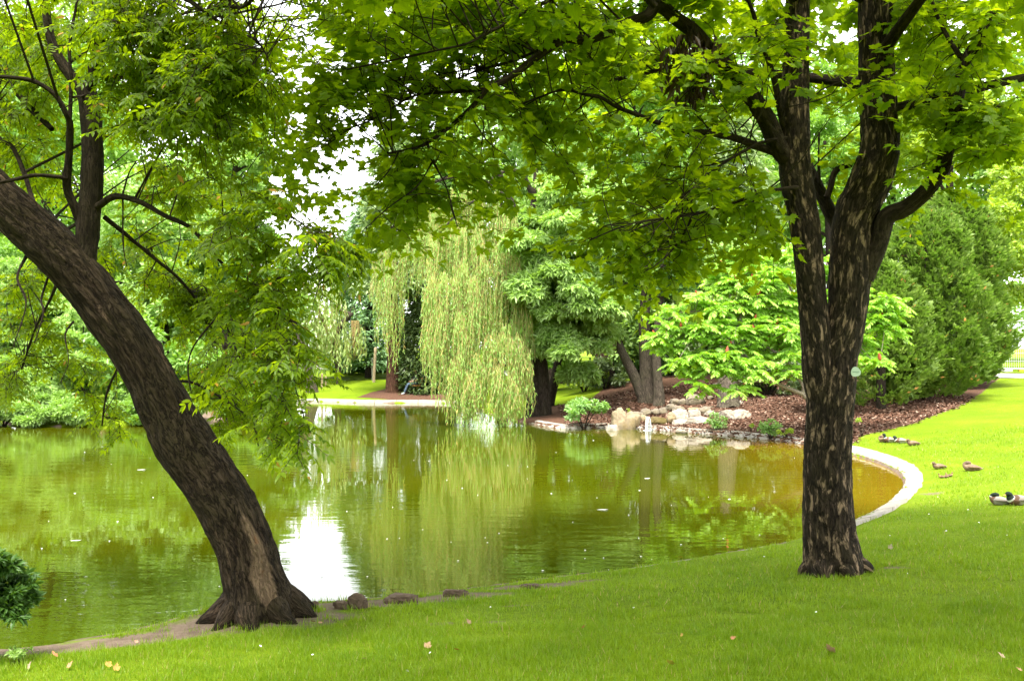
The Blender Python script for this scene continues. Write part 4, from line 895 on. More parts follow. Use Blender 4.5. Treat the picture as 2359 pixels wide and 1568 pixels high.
root = thing('broadleaf_tree', g, 'dark shaded trunk with spreading foot behind the willow\'s stems', 'tree', BG)
m = MB(); tube(m, [g - [0, 0, .2], g + [0, 0, 1.0], g + [.1, 0, 3.5], g + [.1, .2, 7]], [.55, .42, .34, .2], 16, n=30, rough=.03, flare=(.5, .5, 4, 0)); m.build('trunk', MAT['dark_bark'], root)
m = MB(); blob_leaves(m, lumpy(g + [0, 0, 7.5], 3.2, 3, 2.6, 22, .34), 4500, .26, KITE); m.build('crown', MAT['mid_leaf'], root, smooth=False)

# ---- the weeping willow in the middle
def strands(leafmb, twmb, tops, lens, leaf=0.15, w=.13, step=.075, sway=.25, drift=(0, 0)):
    for (p, L) in zip(tops, lens):
        n = max(6, int(L / step)); s = np.linspace(0, 1, n); a = R.uniform(0, 2 * PI); A = sway * R.uniform(.3, 1)
        out = np.array([math.cos(a), math.sin(a), 0]) * A + np.array([drift[0], drift[1], 0])
        c = np.asarray(p) + out * (1 - np.exp(-3 * s))[:, None] + np.stack([.05 * np.sin(s * 9 + a), .05 * np.cos(s * 7 + a), -L * s], -1)
        wd = .006; twmb.add(np.vstack([c - [wd, 0, 0], c + [wd, 0, 0]]), np.stack([np.arange(n - 1), np.arange(n - 1) + n, np.arange(1, n) + n, np.arange(1, n)], -1))
        yield c
def willow(root, groups, leafm, leaf, w, step=.075):
    lm = MB(); tm_ = MB(); PTS = []
    for tops, lens, drift in groups:
        for c in strands(lm, tm_, tops, lens, step=step, drift=drift): PTS.append(c)
    pos = np.concatenate(PTS); N = len(pos)
    a = R.uniform(0, 2 * PI, N)
    tip = np.stack([np.cos(a) * .45, np.sin(a) * .45, -np.ones(N)], -1) + R.normal(size=(N, 3)) * .15
    X, Yv, Z = axes(tip, np.stack([np.cos(a), np.sin(a), .7 + 0 * a], -1) + R.normal(size=(N, 3)) * .5)
    inst(lm, *narrow(w), pos + R.normal(size=(N, 3)) * .015, X, Yv, Z, leaf * R.uniform(.6, 1.3, N))
    tm_.build('hanging_twigs', MAT['willow_twig'], root); lm.build('crown', MAT[leafm], root, smooth=False); return N

YW = 39.5
g = GP(1243, 950); g = np.array([P(1243, 900, 41.0)[0], 41.0, 0]); g[2] = gz(g[0], g[1])
wil = thing('weeping_willow', g, 'weeping willow trailing its yellow green curtain into the pond', 'tree')
m = MB()
for off, top in ((-.12, (1205, 560)), (.16, (1225, 600))):
    q = P(top[0], top[1], 41.5); b = g + [off, 0, -.3]
    tube(m, [b, b * .6 + q * .4 + [off * .4, 0, 0], q, P(top[0] + (-60 if off < 0 else 10), 380, 42)], [.36, .28, .2, .08], 18, n=44, rough=.03, rfreq=4, flare=(.6, .35, 3, 2))
m.build('trunk', MAT['dark_bark'], wil)
for pts in ([(1215, 560), (1150, 470), (1080, 470), (1010, 540)], [(1215, 520), (1120, 420), (1000, 420), (900, 530)], [(1240, 480), (1200, 400), (1150, 400), (1110, 440)], [(1230, 620), (1150, 600), (1080, 620), (1010, 680)], [(1225, 700), (1180, 720), (1150, 790), (1120, 850)], [(1235, 720), (1215, 760), (1200, 800)]):
    m = MB(); tube(m, [P(x, y, 41.3 - .6 * i) for i, (x, y) in enumerate(pts)], np.linspace(.13, .03, len(pts)), 8, n=20); m.build('bough', MAT['dark_bark'], wil)
def curtain(n, x0, x1, yt, yb, Y, dY, jb=40):
    x = R.uniform(x0, x1, n); T = []; L = []
    clump = noise(np.stack([x * .045, 0 * x + Y, 0 * x + yb[0]], -1))
    for xx, cl in zip(x, clump):
        u = (xx - x0) / (x1 - x0); a = np.interp(u, np.linspace(0, 1, len(yt)), yt) + R.uniform(-25, 60); b = np.interp(u, np.linspace(0, 1, len(yb)), yb) + R.normal() * jb * .4 - cl * jb * 1.4
        Yq = Y + R.uniform(-dY, dY); p = P(xx, min(a, b - 40), Yq); q = P(xx, b, Yq); zb = max(q[2], .04); T.append(p); L.append(max(.5, p[2] - zb))
    return np.array(T), np.array(L), (0, 0)
def clusters(spec):
    T = []; L = []
    for x, yt, yb, Y, wpx, n in spec:
        c = P(x, yt, Y); a = R.uniform(0, 2 * PI, n); q = np.sqrt(R.uniform(0, 1, n)); zb = max(P(x, yb, Y)[2], 0.03)
        for k in range(n):
            u = q[k] * math.cos(a[k]); p = c + np.array([M(wpx * .7, Y) * u, M(wpx, Y) * q[k] * math.sin(a[k]), R.uniform(-.5, .15) - .35 * u * u])
            T.append(p); L.append(max(.4, (p[2] - zb) * R.uniform(.42, 1.04)))
    return np.array(T), np.array(L), (0, 0)
spec = []
for x, yt, yb, Y, w in [(985, 655, 850, 38.8, 18), (1000, 640, 905, 38.4, 20), (1022, 630, 940, 38.2, 20), (1045, 640, 968, 38.4, 20), (1015, 690, 870, 38.0, 16), (1070, 600, 975, 38.8, 20), (1092, 640, 960, 38.2, 18), (1115, 590, 930, 39.2, 20), (1060, 720, 975, 37.8, 18),
                        (1010, 470, 690, 41, 22), (1040, 440, 700, 40.5, 22), (1075, 420, 720, 41, 24), (1110, 430, 740, 40.5, 24), (1145, 440, 760, 40.5, 22), (1175, 470, 800, 40, 22), (1000, 540, 720, 40, 18), (1060, 520, 760, 39.6, 20), (1100, 530, 800, 39.5, 20), (1150, 560, 860, 39.4, 20), (1190, 580, 880, 39.4, 18), (1215, 620, 900, 39.6, 14),
                        (1130, 770, 978, 38, 20), (1160, 750, 982, 38, 20), (1190, 770, 984, 38.2, 18), (1212, 800, 975, 38.4, 14), (1100, 820, 978, 37.7, 18), (1145, 850, 985, 37.5, 18), (1180, 860, 985, 37.6, 16), (1080, 860, 978, 37.6, 16), (1045, 830, 970, 37.8, 14),
                        (880, 560, 790, 43.5, 14), (900, 540, 850, 43, 16), (922, 545, 830, 43.4, 14), (945, 500, 690, 43.6, 18), (970, 480, 660, 43, 20), (990, 440, 640, 42.5, 20), (865, 600, 740, 44, 10)]:
    spec.append((x, yt, yb, Y, w, int((20 + w * .9) * (.6 if x < 960 else 1.1))))
grp = [clusters(spec)]
print('willow leaves', willow(wil, grp, 'willow_leaf', .155, .115, .06))

# the pale willow with the broken bough, far left
g = GP(777, 884)
pw_ = thing('pale_willow', g, 'pale willow with a broken bare bough above the far lawn', 'tree')
YP = g[1]
m = MB(); tube(m, [g - [0, 0, .2], P(779, 850, YP), P(770, 800, YP), P(782, 757, YP), P(794, 739, YP), P(811, 722, YP)], [M(8, YP), M(6.5, YP), M(6, YP), M(6, YP), M(6.5, YP), M(4, YP)], 14, n=40, rough=.03, flare=(.5, .3, 3, 0)); m.build('trunk', MAT['grey_bark'], pw_)
m = MB()
tube(m, [P(809, 724, YP), P(800, 719, YP), P(788, 716, YP), P(776, 713, YP), P(779, 703, YP), P(790, 685, YP), P(798, 663, YP)], [.09, .08, .07, .06, .05, .035, .015], 9, n=26)
tube(m, [P(776, 713, YP), P(765, 705, YP), P(750, 695, YP)], [.05, .035, .015], 8, n=12)
tube(m, [P(806, 721, YP), P(812, 708, YP), P(818, 712, YP), P(822, 735, YP)], [.05, .04, .03, .015], 8, n=12)
tube(m, [P(770, 800, YP), P(745, 740, YP), P(725, 690, YP), P(700, 640, YP)], [.14, .1, .07, .03], 8, n=14); m.build('broken_bough', MAT['grey_bark'], pw_)
def curt2(*a): return curtain(*a)
willow(pw_, [curt2(70, 690, 800, [650, 620, 690], [840, 860, 850], YP, 1.0, 50), curt2(60, 740, 840, [760, 770, 770], [840, 850, 840], YP - .5, .8, 40), curt2(30, 660, 740, [600, 600, 620], [800, 820, 820], YP + 1, .8, 60)], 'pale_willow_leaf', .34, .16, .16)
m = MB()
for k in range(26): 
    p = P(818 + R.normal() * 5, 738, YP - .1) ; tube(m, [p, p + [R.normal() * .1, R.normal() * .1, -1.0], p + [R.normal() * .15, 0, -1.6 - R.uniform(0, 1)]], [.02, .015, .006], 4, n=6)
m.build('dead_twigs', MAT['willow_twig'], pw_)

# ---- shrubs of the island on the left shore, and elsewhere
def shrub(label, px, py, prx, pry, Y, leafm, size, n, tmpl=KITE, nl=18, name='shrub', cat='shrub', group=None, up=.8, tipdown=.4, base=None, lr=.4):
    c = P(px, py, Y); rx, rz = M(prx, Y), M(pry, Y); b = np.array([c[0], c[1], max(gz(c[0], c[1]), .0)]) if base is None else base
    root = thing(name, b, label, cat, group)
    m = MB()
    for k in range(6):
        a = k * 1.05; e = c + np.array([math.cos(a) * rx * .7, math.sin(a) * rx * .6, rz * R.uniform(-.1, .6)])
        tube(m, [b - [0, 0, .1], (b + e) / 2 + [0, 0, .1 * rz], e], [max(.012, rx * .03), rx * .02, rx * .006], 6, n=10, cap=False)
    m.build('stems', MAT['dark_bark'], root)
    m = MB(); L = lumpy(c, rx, rx * .9, rz, nl, lr, .6, -.95); L[:, 2] = np.maximum(L[:, 2], b[2] + .1 + L[:, 4] * .5)
    blob_leaves(m, L, n, size, tmpl, up=up, tipdown=tipdown); m.build('foliage', MAT[leafm], root, smooth=False); return root
SG = 'shrubs on the left shore'
shrub('pale shrub spilling over the water at the far left, its lowest tier light', 120, 940, 100, 36, 38.6, 'pale_leaf', .24, 3600, PALM, 20, group=SG)
shrub('rounded shrub with hand shaped leaves above the lowest tier on the left shore', 110, 850, 110, 90, 40.5, 'chestnut_leaf', .26, 5200, PALM, 26, group=SG)
shrub('tall shrub between the left picture edge and the pale mound', 20, 800, 70, 90, 43, 'chestnut_leaf', .26, 3600, PALM, 20, group=SG)
shrub('dense green shrub behind the leaning trunk above the brown brush', 270, 840, 100, 110, 42, 'mid_leaf', .24, 5200, KITE, 24, group=SG)
shrub('low bright shrub at the waterline just left of the leaning trunk', 290, 935, 60, 40, 39.6, 'pale_leaf', .22, 2400, PALM, 14, group=SG)
shrub('green shrub seen right of the leaning trunk over the shore', 450, 860, 90, 80, 43, 'mid_leaf', .24, 4000, KITE, 20, group=SG)
shrub('shrub with light leaves at the water\'s edge under the hanging twigs', 640, 905, 60, 50, 43, 'pale_leaf', .22, 3000, PALM, 16, group=SG)
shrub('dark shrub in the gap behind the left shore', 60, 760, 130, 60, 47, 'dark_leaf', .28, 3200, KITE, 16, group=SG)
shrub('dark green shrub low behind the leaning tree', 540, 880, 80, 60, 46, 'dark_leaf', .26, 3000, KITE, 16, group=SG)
for px, py, rx, ry, Y, mt, lab in ((8, 945, 60, 34, 38.2, 'chestnut_leaf', 'low shrub drooping to the water at the far left edge'), (75, 955, 55, 26, 37.6, 'pale_leaf', 'light drooping spray at the waterline in front of the pale shrub'), (185, 950, 50, 28, 37.8, 'pale_leaf', 'light spray at the waterline left of the brown brush'), (340, 950, 60, 30, 38.4, 'mid_leaf', 'green shrub drooping to the water right behind the leaning trunk'), (425, 940, 55, 36, 39.5, 'chestnut_leaf', 'shrub at the waterline just right of the leaning trunk'), (560, 935, 60, 30, 41, 'mid_leaf', 'low shrub on the shore under the leaning tree\'s right foliage'), (20, 700, 120, 110, 44.5, 'pale_leaf', 'tall pale shrub at the left edge above the others'), (180, 770, 110, 90, 43.5, 'chestnut_leaf', 'tall shrub with hand shaped leaves above the brown brush')):
    shrub(lab, px, py, rx, ry, Y, mt, .22, 3200, PALM, 20, group=SG, tipdown=.6)
for k, (px, wd) in enumerate(((-60, 150), (120, 120), (300, 120), (470, 110), (590, 90), (1075, 70), (1190, 90), (1310, 90), (1430, 90), (1550, 90), (1680, 90), (1820, 90), (1950, 90))):
    shrub('understorey shrub beyond the path, ' + ['off the left edge', 'far behind the left shore mound', 'far behind the leaning trunk', 'behind the leaning tree\'s right foliage', 'left of the far lawn', 'left behind the willow', 'right behind the willow', 'behind the chestnut tree', 'behind the purple shrub', 'behind the three grey trunks', 'behind the sumac\'s left half', 'behind the sumac\'s right half', 'behind the maple trunk'][k], px, 735, wd, 105, 69, ['mid_leaf', 'dark_leaf', 'pale_leaf'][k % 3], .34, 3600, KITE, 20, group='understorey beyond the path')
# brown brush pile and root on the left shore
g = np.array([P(232, 940, 39.5)[0], 39.5, 0.02]); root = thing('brush_pile', g, 'brown heap of dead brush at the waterline of the left shore', 'brush')
m = MB()
for k in range(90):
    a = R.uniform(0, 2 * PI); p = g + np.array([R.normal() * .35, R.normal() * .2, .05]); e = p + np.array([R.normal() * .45, R.normal() * .3, R.uniform(.1, .75)])
    tube(m, [p, (p + e) / 2 + R.normal(size=3) * .08, e], [.02, .013, .005], 4, n=5, cap=False)
m.build('dry_twigs', plain('dry_twig', (0.32, 0.19, 0.12), .9, .4, 9), root)
m = MB(); tube(m, [g + [-.3, -.2, .02], g + [.1, -.25, .12], g + [.5, -.2, .22]], [.05, .06, .035], 8, n=10); m.build('log', MAT['grey_bark'], root)

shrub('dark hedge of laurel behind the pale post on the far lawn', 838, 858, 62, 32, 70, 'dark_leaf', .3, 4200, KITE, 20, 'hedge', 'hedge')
shrub('bright yellow green bush in the gap right of the willow\'s stems', 1345, 872, 50, 34, 47, 'yellow_leaf', .2, 2200, KITE, 14)
shrub('dark yew bush on the mulch bank left of the slanting trunk', 1395, 862, 55, 38, 46, 'yew_leaf', .2, 3000, narrow(.18), 16)
shrub('purple leaved shrub behind the slanting trunk', 1392, 795, 32, 38, 47, 'purple_leaf', .2, 1500, KITE, 12)
shrub('purple leaved low shrub under the sumac\'s bough', 1905, 930, 50, 26, 34, 'purple_leaf', .14, 1500, KITE, 12)
shrub('dark evergreen bush behind the sumac\'s bare bough', 1770, 880, 70, 40, 41, 'yew_leaf', .2, 3200, narrow(.2), 16)
shrub('dark evergreen bush against the thuja hedge behind the maple', 1890, 870, 70, 60, 37, 'yew_leaf', .2, 3400, narrow(.2), 16)
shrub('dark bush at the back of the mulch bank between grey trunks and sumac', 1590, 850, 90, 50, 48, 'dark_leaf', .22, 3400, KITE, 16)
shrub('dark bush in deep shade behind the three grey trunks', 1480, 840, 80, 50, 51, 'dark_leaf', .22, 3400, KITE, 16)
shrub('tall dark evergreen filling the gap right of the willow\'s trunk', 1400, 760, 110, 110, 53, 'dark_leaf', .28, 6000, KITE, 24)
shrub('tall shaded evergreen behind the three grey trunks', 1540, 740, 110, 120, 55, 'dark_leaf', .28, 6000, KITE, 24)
shrub('broad shaded shrub behind the sumac and the right grey trunk', 1720, 800, 130, 90, 50, 'mid_leaf', .28, 6000, KITE, 24)
shrub('green shrub in the gap between the willow\'s curtain and the chestnut tree', 1230, 800, 80, 90, 52, 'mid_leaf', .28, 5000, KITE, 20)
shrub('shaded green shrub behind the maple trunk\'s left side', 1860, 780, 90, 110, 45, 'mid_leaf', .26, 6000, KITE, 22)
# water's edge plants
shrub('leafy green shrub at the water\'s edge between willow and rocks', 1345, 945, 52, 34, 36.6, 'shrub_leaf', .13, 2600, KITE, 18)
shrub('small light green shrub on the mulch just left of the maple trunk', 1775, 985, 26, 20, 32.2, 'shrub_leaf', .09, 900, KITE, 10)
shrub('low yellowish plant beside the small shrub on the mulch', 1808, 994, 18, 8, 31.8, 'yellow_leaf', .07, 380, KITE, 7, 'plant', 'plant')
shrub('feathery plant growing in front of the white rocks', 1652, 968, 24, 20, 34.6, 'shrub_leaf', .13, 520, narrow(.16), 9, 'plant', 'plant')
shrub('tiny weed on the mulch between white rocks and small shrub', 1730, 978, 6, 8, 33.6, 'yellow_leaf', .07, 90, narrow(.2), 4, 'plant', 'plant')
shrub('tuft of green on the mulch edge behind the maple trunk', 1985, 968, 16, 5, 30.5, 'yellow_leaf', .07, 200, narrow(.2), 5, 'plant', 'plant')
shrub('sprig on top of the leftmost rock of the pile', 1449, 944, 4, 5, 36.8, 'yellow_leaf', .07, 60, narrow(.2), 3, 'plant', 'plant')
# the dark shrub at the left edge, near
b = GP(-70, 1530); b[2] = gz(b[0], b[1])
shrub('glossy dark green shrub at the left edge beside the bank', -15, 1362, 88, 100, b[1], 'dark_leaf', .08, 7500, LEAFLET, 46, base=b, lr=.27)
b = GP(45, 1530)
shrub('low bluish weed in the lawn\'s left corner', 40, 1515, 30, 15, b[1], 'chestnut_leaf', .045, 260, LEAFLET, 8, 'plant', 'plant', base=b)

# ---- thuja hedge on the right
def thuja(label, base, H, rad, n, size=.3):
    root = thing('thuja_bush', base, label, 'thuja', 'tall thuja bushes on the right'); base = np.asarray(base)
    m = MB(); tube(m, [base - [0, 0, .2], base + [0, 0, H * .5], base + [0, 0, H * .9]], [.2, .13, .03], 8, n=14); m.build('trunk', MAT['dark_bark'], root)
    a = R.uniform(0, 2 * PI, n); t = R.uniform(0.0, 1, n) ** .9
    prof = np.minimum(1, (.55 + t * 2.2)) * np.sqrt(np.clip(1.02 - t ** 2.6, 0, 1))
    lump = .38 + .75 * fbm(np.stack([np.cos(a) * 1.5, np.sin(a) * 1.5, t * H * .55], -1) + base * 3, 3) + .55 * noise(np.stack([np.cos(a) * rad * 1.5, np.sin(a) * rad * 1.5, t * H * 1.3], -1) + base * 5)
    q = rad * prof * lump * R.uniform(.8, 1.0, n)
    d = np.stack([np.cos(a), np.sin(a), 0 * a], -1)
    ctr = base + d * q[:, None] + np.stack([0 * a, 0 * a, .12 + t * H], -1)
    k = 13; rep = np.repeat(np.arange(n), k); N = len(rep)
    sd2 = np.stack([-np.sin(a), np.cos(a), 0 * a], -1) * R.uniform(-1, 1, (n, 1)) + d * R.uniform(.2, 1, (n, 1)); sd2 = nrm(sd2)
    ax = nrm(d * .75 + np.array([0, 0, .75]) + R.normal(size=(n, 3)) * .3)
    u = np.tile(np.linspace(-1, 1, k), n); fan = u * 1.0
    tip = ax[rep] * np.cos(fan)[:, None] + sd2[rep] * np.sin(fan)[:, None] + R.normal(size=(N, 3)) * .15
    pos = ctr[rep] + ax[rep] * (size * .9 * R.uniform(0, 1, N))[:, None] - sd2[rep] * 0 + R.normal(size=(N, 3)) * size * .12
    X, Yv, Z = axes(tip, np.cross(ax, sd2)[rep] + R.normal(size=(N, 3)) * .35)
    m = MB(); inst(m, *narrow(.22), pos, X, Yv, Z, size * .66 * R.uniform(.6, 1.25, N)); m.build('crown', MAT['thuja_leaf'], root, smooth=False)
def thx(px, pyb, ptop, prad, back, label, n, size=.3):
    g = GP(px, pyb); Y = g[1] + back; g = np.array([P(px, pyb, Y)[0], Y, 0]); g[2] = gz(g[0], g[1]); top = P(px, ptop, Y)
    thuja(label, g, top[2] - g[2], M(prad, Y), n, size)
thx(2030, 965, 620, 100, 2.4, 'thuja bush just right of the maple trunk, lowest of the row', 1500, .27)
thx(2135, 940, 505, 130, 3.2, 'tall bushy thuja in the middle of the row, bulging over the mulch', 3800, .3)
thx(2205, 905, 462, 108, 2.9, 'tallest thuja of the row, towards the wire mesh fence', 3600, .32)
thx(2246, 884, 560, 48, 1.0, 'thuja at the right end of the row beside the fence', 1500, .3)
thx(2085, 935, 700, 85, 1.6, 'low thuja bush in front of the row above the mulch', 1300, .27)

# ---- the sumac with its red cones
YS = 31.5
g = GP(1880, 985); g = np.array([P(1885, 960, YS)[0], YS, 0]); g[2] = gz(g[0], g[1])
sum_ = thing('sumac_shrub', g, 'wide sumac with feathery light leaves, red cones and bare pale boughs', 'sumac')
m = MB(); TIPS = []
def sb(pts, w0, w1, dy0=0, dy1=0):
    n = len(pts); p = np.array([P(x, y, YS + dy0 + (dy1 - dy0) * i / (n - 1)) for i, (x, y) in enumerate(pts)]); c, r = tube(m, p, np.linspace(M(w0, YS), M(w1, YS), n) / 2, 9, n=n * 5); TIPS.append(c[len(c) // 3:]); return c
tube(m, [g - [0, 0, .2], P(1870, 935, YS), P(1848, 906, YS)], [.1, .085, .07], 10, n=14)
tube(m, [g - [0, 0, .2], P(1900, 900, YS + .2), P(1930, 840, YS + .2), P(1975, 770, YS)], [.1, .085, .07, .04], 10, n=18)
sb([(1850, 908), (1835, 902), (1800, 888), (1770, 876)], 11, 8)
sb([(1770, 876), (1740, 878), (1715, 874), (1700, 860), (1680, 835), (1650, 815)], 7, 3, 0, -.6)
sb([(1770, 876), (1768, 862), (1735, 835), (1710, 810), (1700, 780), (1700, 740)], 7, 3, 0, -.3)
sb([(1735, 835), (1705, 815), (1690, 795), (1660, 770), (1600, 750)], 5, 3, 0, -.8)
sb([(1850, 908), (1850, 890), (1830, 855), (1800, 810), (1790, 770), (1785, 720), (1760, 660)], 8, 3, 0, .4)
sb([(1855, 870), (1830, 850), (1800, 820), (1770, 800), (1735, 770), (1650, 720), (1560, 720)], 7, 3, 0, -.2)
sb([(1900, 880), (1870, 790), (1840, 700), (1800, 640), (1740, 620)], 8, 3, .2, .5)
sb([(1940, 830), (1960, 760), (1990, 720), (2040, 740)], 6, 3, .1, -.5)
sb([(1930, 840), (1950, 720), (1930, 650), (1900, 600)], 6, 3, .2, .5)
m.build('trunk', MAT['sumac_bark'], sum_)
sell = [(1545, 770, 60, 45, -.6), (1600, 730, 70, 50, -.3), (1680, 700, 90, 60, 0), (1770, 690, 80, 70, .2), (1730, 620, 80, 45, .5), (1810, 610, 50, 40, .6), (1640, 790, 90, 50, -.7), (1600, 850, 70, 30, -.8), (1700, 850, 60, 30, -.7), (1760, 780, 70, 50, -.2), (1830, 740, 60, 70, .2), (1810, 830, 40, 40, -.4), (2010, 750, 60, 50, -.4), (2040, 700, 35, 50, -.3), (1990, 820, 45, 35, -.4), (1930, 650, 60, 70, .4), (1720, 900, 30, 15, -.8), (1620, 890, 40, 12, -.9)]
ros = []
for cx, cy, rx, ry, dy in sell:
    n = max(2, int(rx * ry / 200)); a = R.uniform(0, 2 * PI, n); q = np.sqrt(R.uniform(0, 1, n))
    for x, y in zip(cx + rx * q * np.cos(a), cy + ry * q * np.sin(a)): ros.append(P(x, y, YS + dy + R.uniform(-.5, .5)))
ros = np.array(ros); TP = np.concatenate(TIPS); m = MB()
for h in ros:
    p0 = TP[np.argmin(np.linalg.norm(TP - h, axis=1) + R.uniform(0, .3, len(TP)))]
    tube(m, [p0, (p0 + h) / 2 + [0, 0, -.06], h], [.016, .012, .009], 5, n=7, cap=False)
k = 11; n = len(ros); rep = np.repeat(np.arange(n), k); a = np.tile(np.arange(k) * 2.4, n) + R.uniform(0, 6, n)[rep]; N = len(rep)
tip = np.stack([np.cos(a), np.sin(a), R.uniform(-.15, 1.1, N)], -1); no = np.stack([-np.cos(a) * .4, -np.sin(a) * .4, np.ones(N)], -1)
X, Yv, Z = axes(tip, no); lm = MB(); twm = m
pinnate(lm, twm, ros[rep], X, Yv, Z, R.uniform(.36, .62, N), pairs=8, leaflet=.32, tmpl=narrow(.27), droop=.7)
twm.build('twigs', MAT['sumac_bark'], sum_); lm.build('crown', MAT['sumac_leaf'], sum_, smooth=False)
cm = MB(); tube(cm, [(0, 0, 0), (0, 0, .04), (.005, 0, .11), (0, 0, .17)], [.018, .034, .028, .006], 9, n=12, rough=.006, rfreq=40); cone0 = cm.build('flower_cone', MAT['red_cone'], None)
first = True
for i in R.choice(n, min(n, 46), replace=False):
    o = cone0 if first else cone0.copy()
    if not first: COL.objects.link(o)
    first = False; o.parent = sum_; o.location = Vector(ros[i] + [0, 0, .03]) - sum_.location; o.rotation_euler = (R.normal() * .3, R.normal() * .3, R.uniform(0, 6)); s = R.uniform(1.1, 1.6); o.scale = (s, s, s)

# ---- unseen trees added behind the viewer to shade the near lawn and trunks
for x, y, rx, hz, lab in ((-8, -4.5, 5.8, 7.0, 'unseen tree added behind the viewpoint on the left to shade the bank'), (-0.5, -6.5, 6.0, 7.2, 'unseen tree added straight behind the viewpoint to shade the lawn'), (7.5, -5.0, 5.6, 7.0, 'unseen tree added behind the viewpoint on the right to shade the maple'), (-14.5, 2.0, 5.0, 6.4, 'unseen shade tree added left of the viewpoint beside the bank'), (-4, -16, 6.5, 7, 'unseen shade tree added farthest behind the viewpoint on the left'), (7, -16, 6.5, 7, 'unseen shade tree added farthest behind the viewpoint on the right')):
    b = np.array([x, y, gz(x, y)]); root = thing('broadleaf_tree', b, lab, 'tree', 'unseen trees added behind the viewpoint for shade')
    trunk_limbs(root, b, b + [0, 0, hz + 1], .32, MAT['dark_bark'], 6, rx * .8)
    m = MB(); blob_leaves(m, lumpy(b + [0, 0, hz], rx, rx, 4.6, 70, .36), 17000, .55, KITE); m.build('crown', MAT['mid_leaf'], root, smooth=False)
# woodland far beyond, read as one mass
L = []
for k in range(120):
    a = math.radians(-42 + 84 * k / 119 + R.uniform(-.4, .4)); d = R.uniform(98, 116)
    xx, yy = d * math.sin(a), d * math.cos(a); r = R.uniform(2.2, 3.6); L.append([xx, yy, gz(xx, yy) + R.uniform(.8, 4.6) + (1.5 if abs(a) > .35 else 0), r, r * .9])
m = MB(); blob_leaves(m, L, 26000, .62, KITE)
tag(m.build('woodland', MAT['pale_leaf'], smooth=False), 'far off pale green wood beyond the lawns', 'woodland', kind='stuff')

# ------------------------------------------------------------------ rocks and the little waterfall
def rock_mesh(mb, c, hx, hy, hz, seed, sub=3, rough=.22, box=.65):
    import bmesh
    bm = bmesh.new(); bmesh.ops.create_icosphere(bm, subdivisions=sub, radius=1); bm.verts.ensure_lookup_table()
    v = np.array([x.co[:] for x in bm.verts]); f = np.array([[q.index for q in p.verts] for p in bm.faces]); bm.free()
    q = np.sign(v) * np.abs(v) ** box; q = q / np.maximum(np.linalg.norm(q, axis=1, keepdims=True), 1e-6) * (np.abs(v).max(1, keepdims=True) ** -.25)
    n = fbm(v * 1.3 + seed * 7.7, 4) - .47; n2 = np.abs(fbm(v * 2.6 + seed * 3.1, 3) - .45)
    q = q * (1 + rough * 2.4 * n - rough * 1.0 * n2)[:, None]
    # a few flat broken faces
    for k in range(10):
        d = rnd_dir(1)[0]; h = R.uniform(.6, .92); over = q @ d - h; q = q - np.maximum(over, 0)[:, None] * d * .9
    q = q * (1 + rough * .9 * (fbm(v * 5.5 + seed * 1.9, 3) - .45) - rough * .5 * (np.abs(noise(v * 3.4 + seed) - .5) < .07))[:, None]
    mb.add(np.asarray(c) + q * np.array([hx, hy, hz]), f)
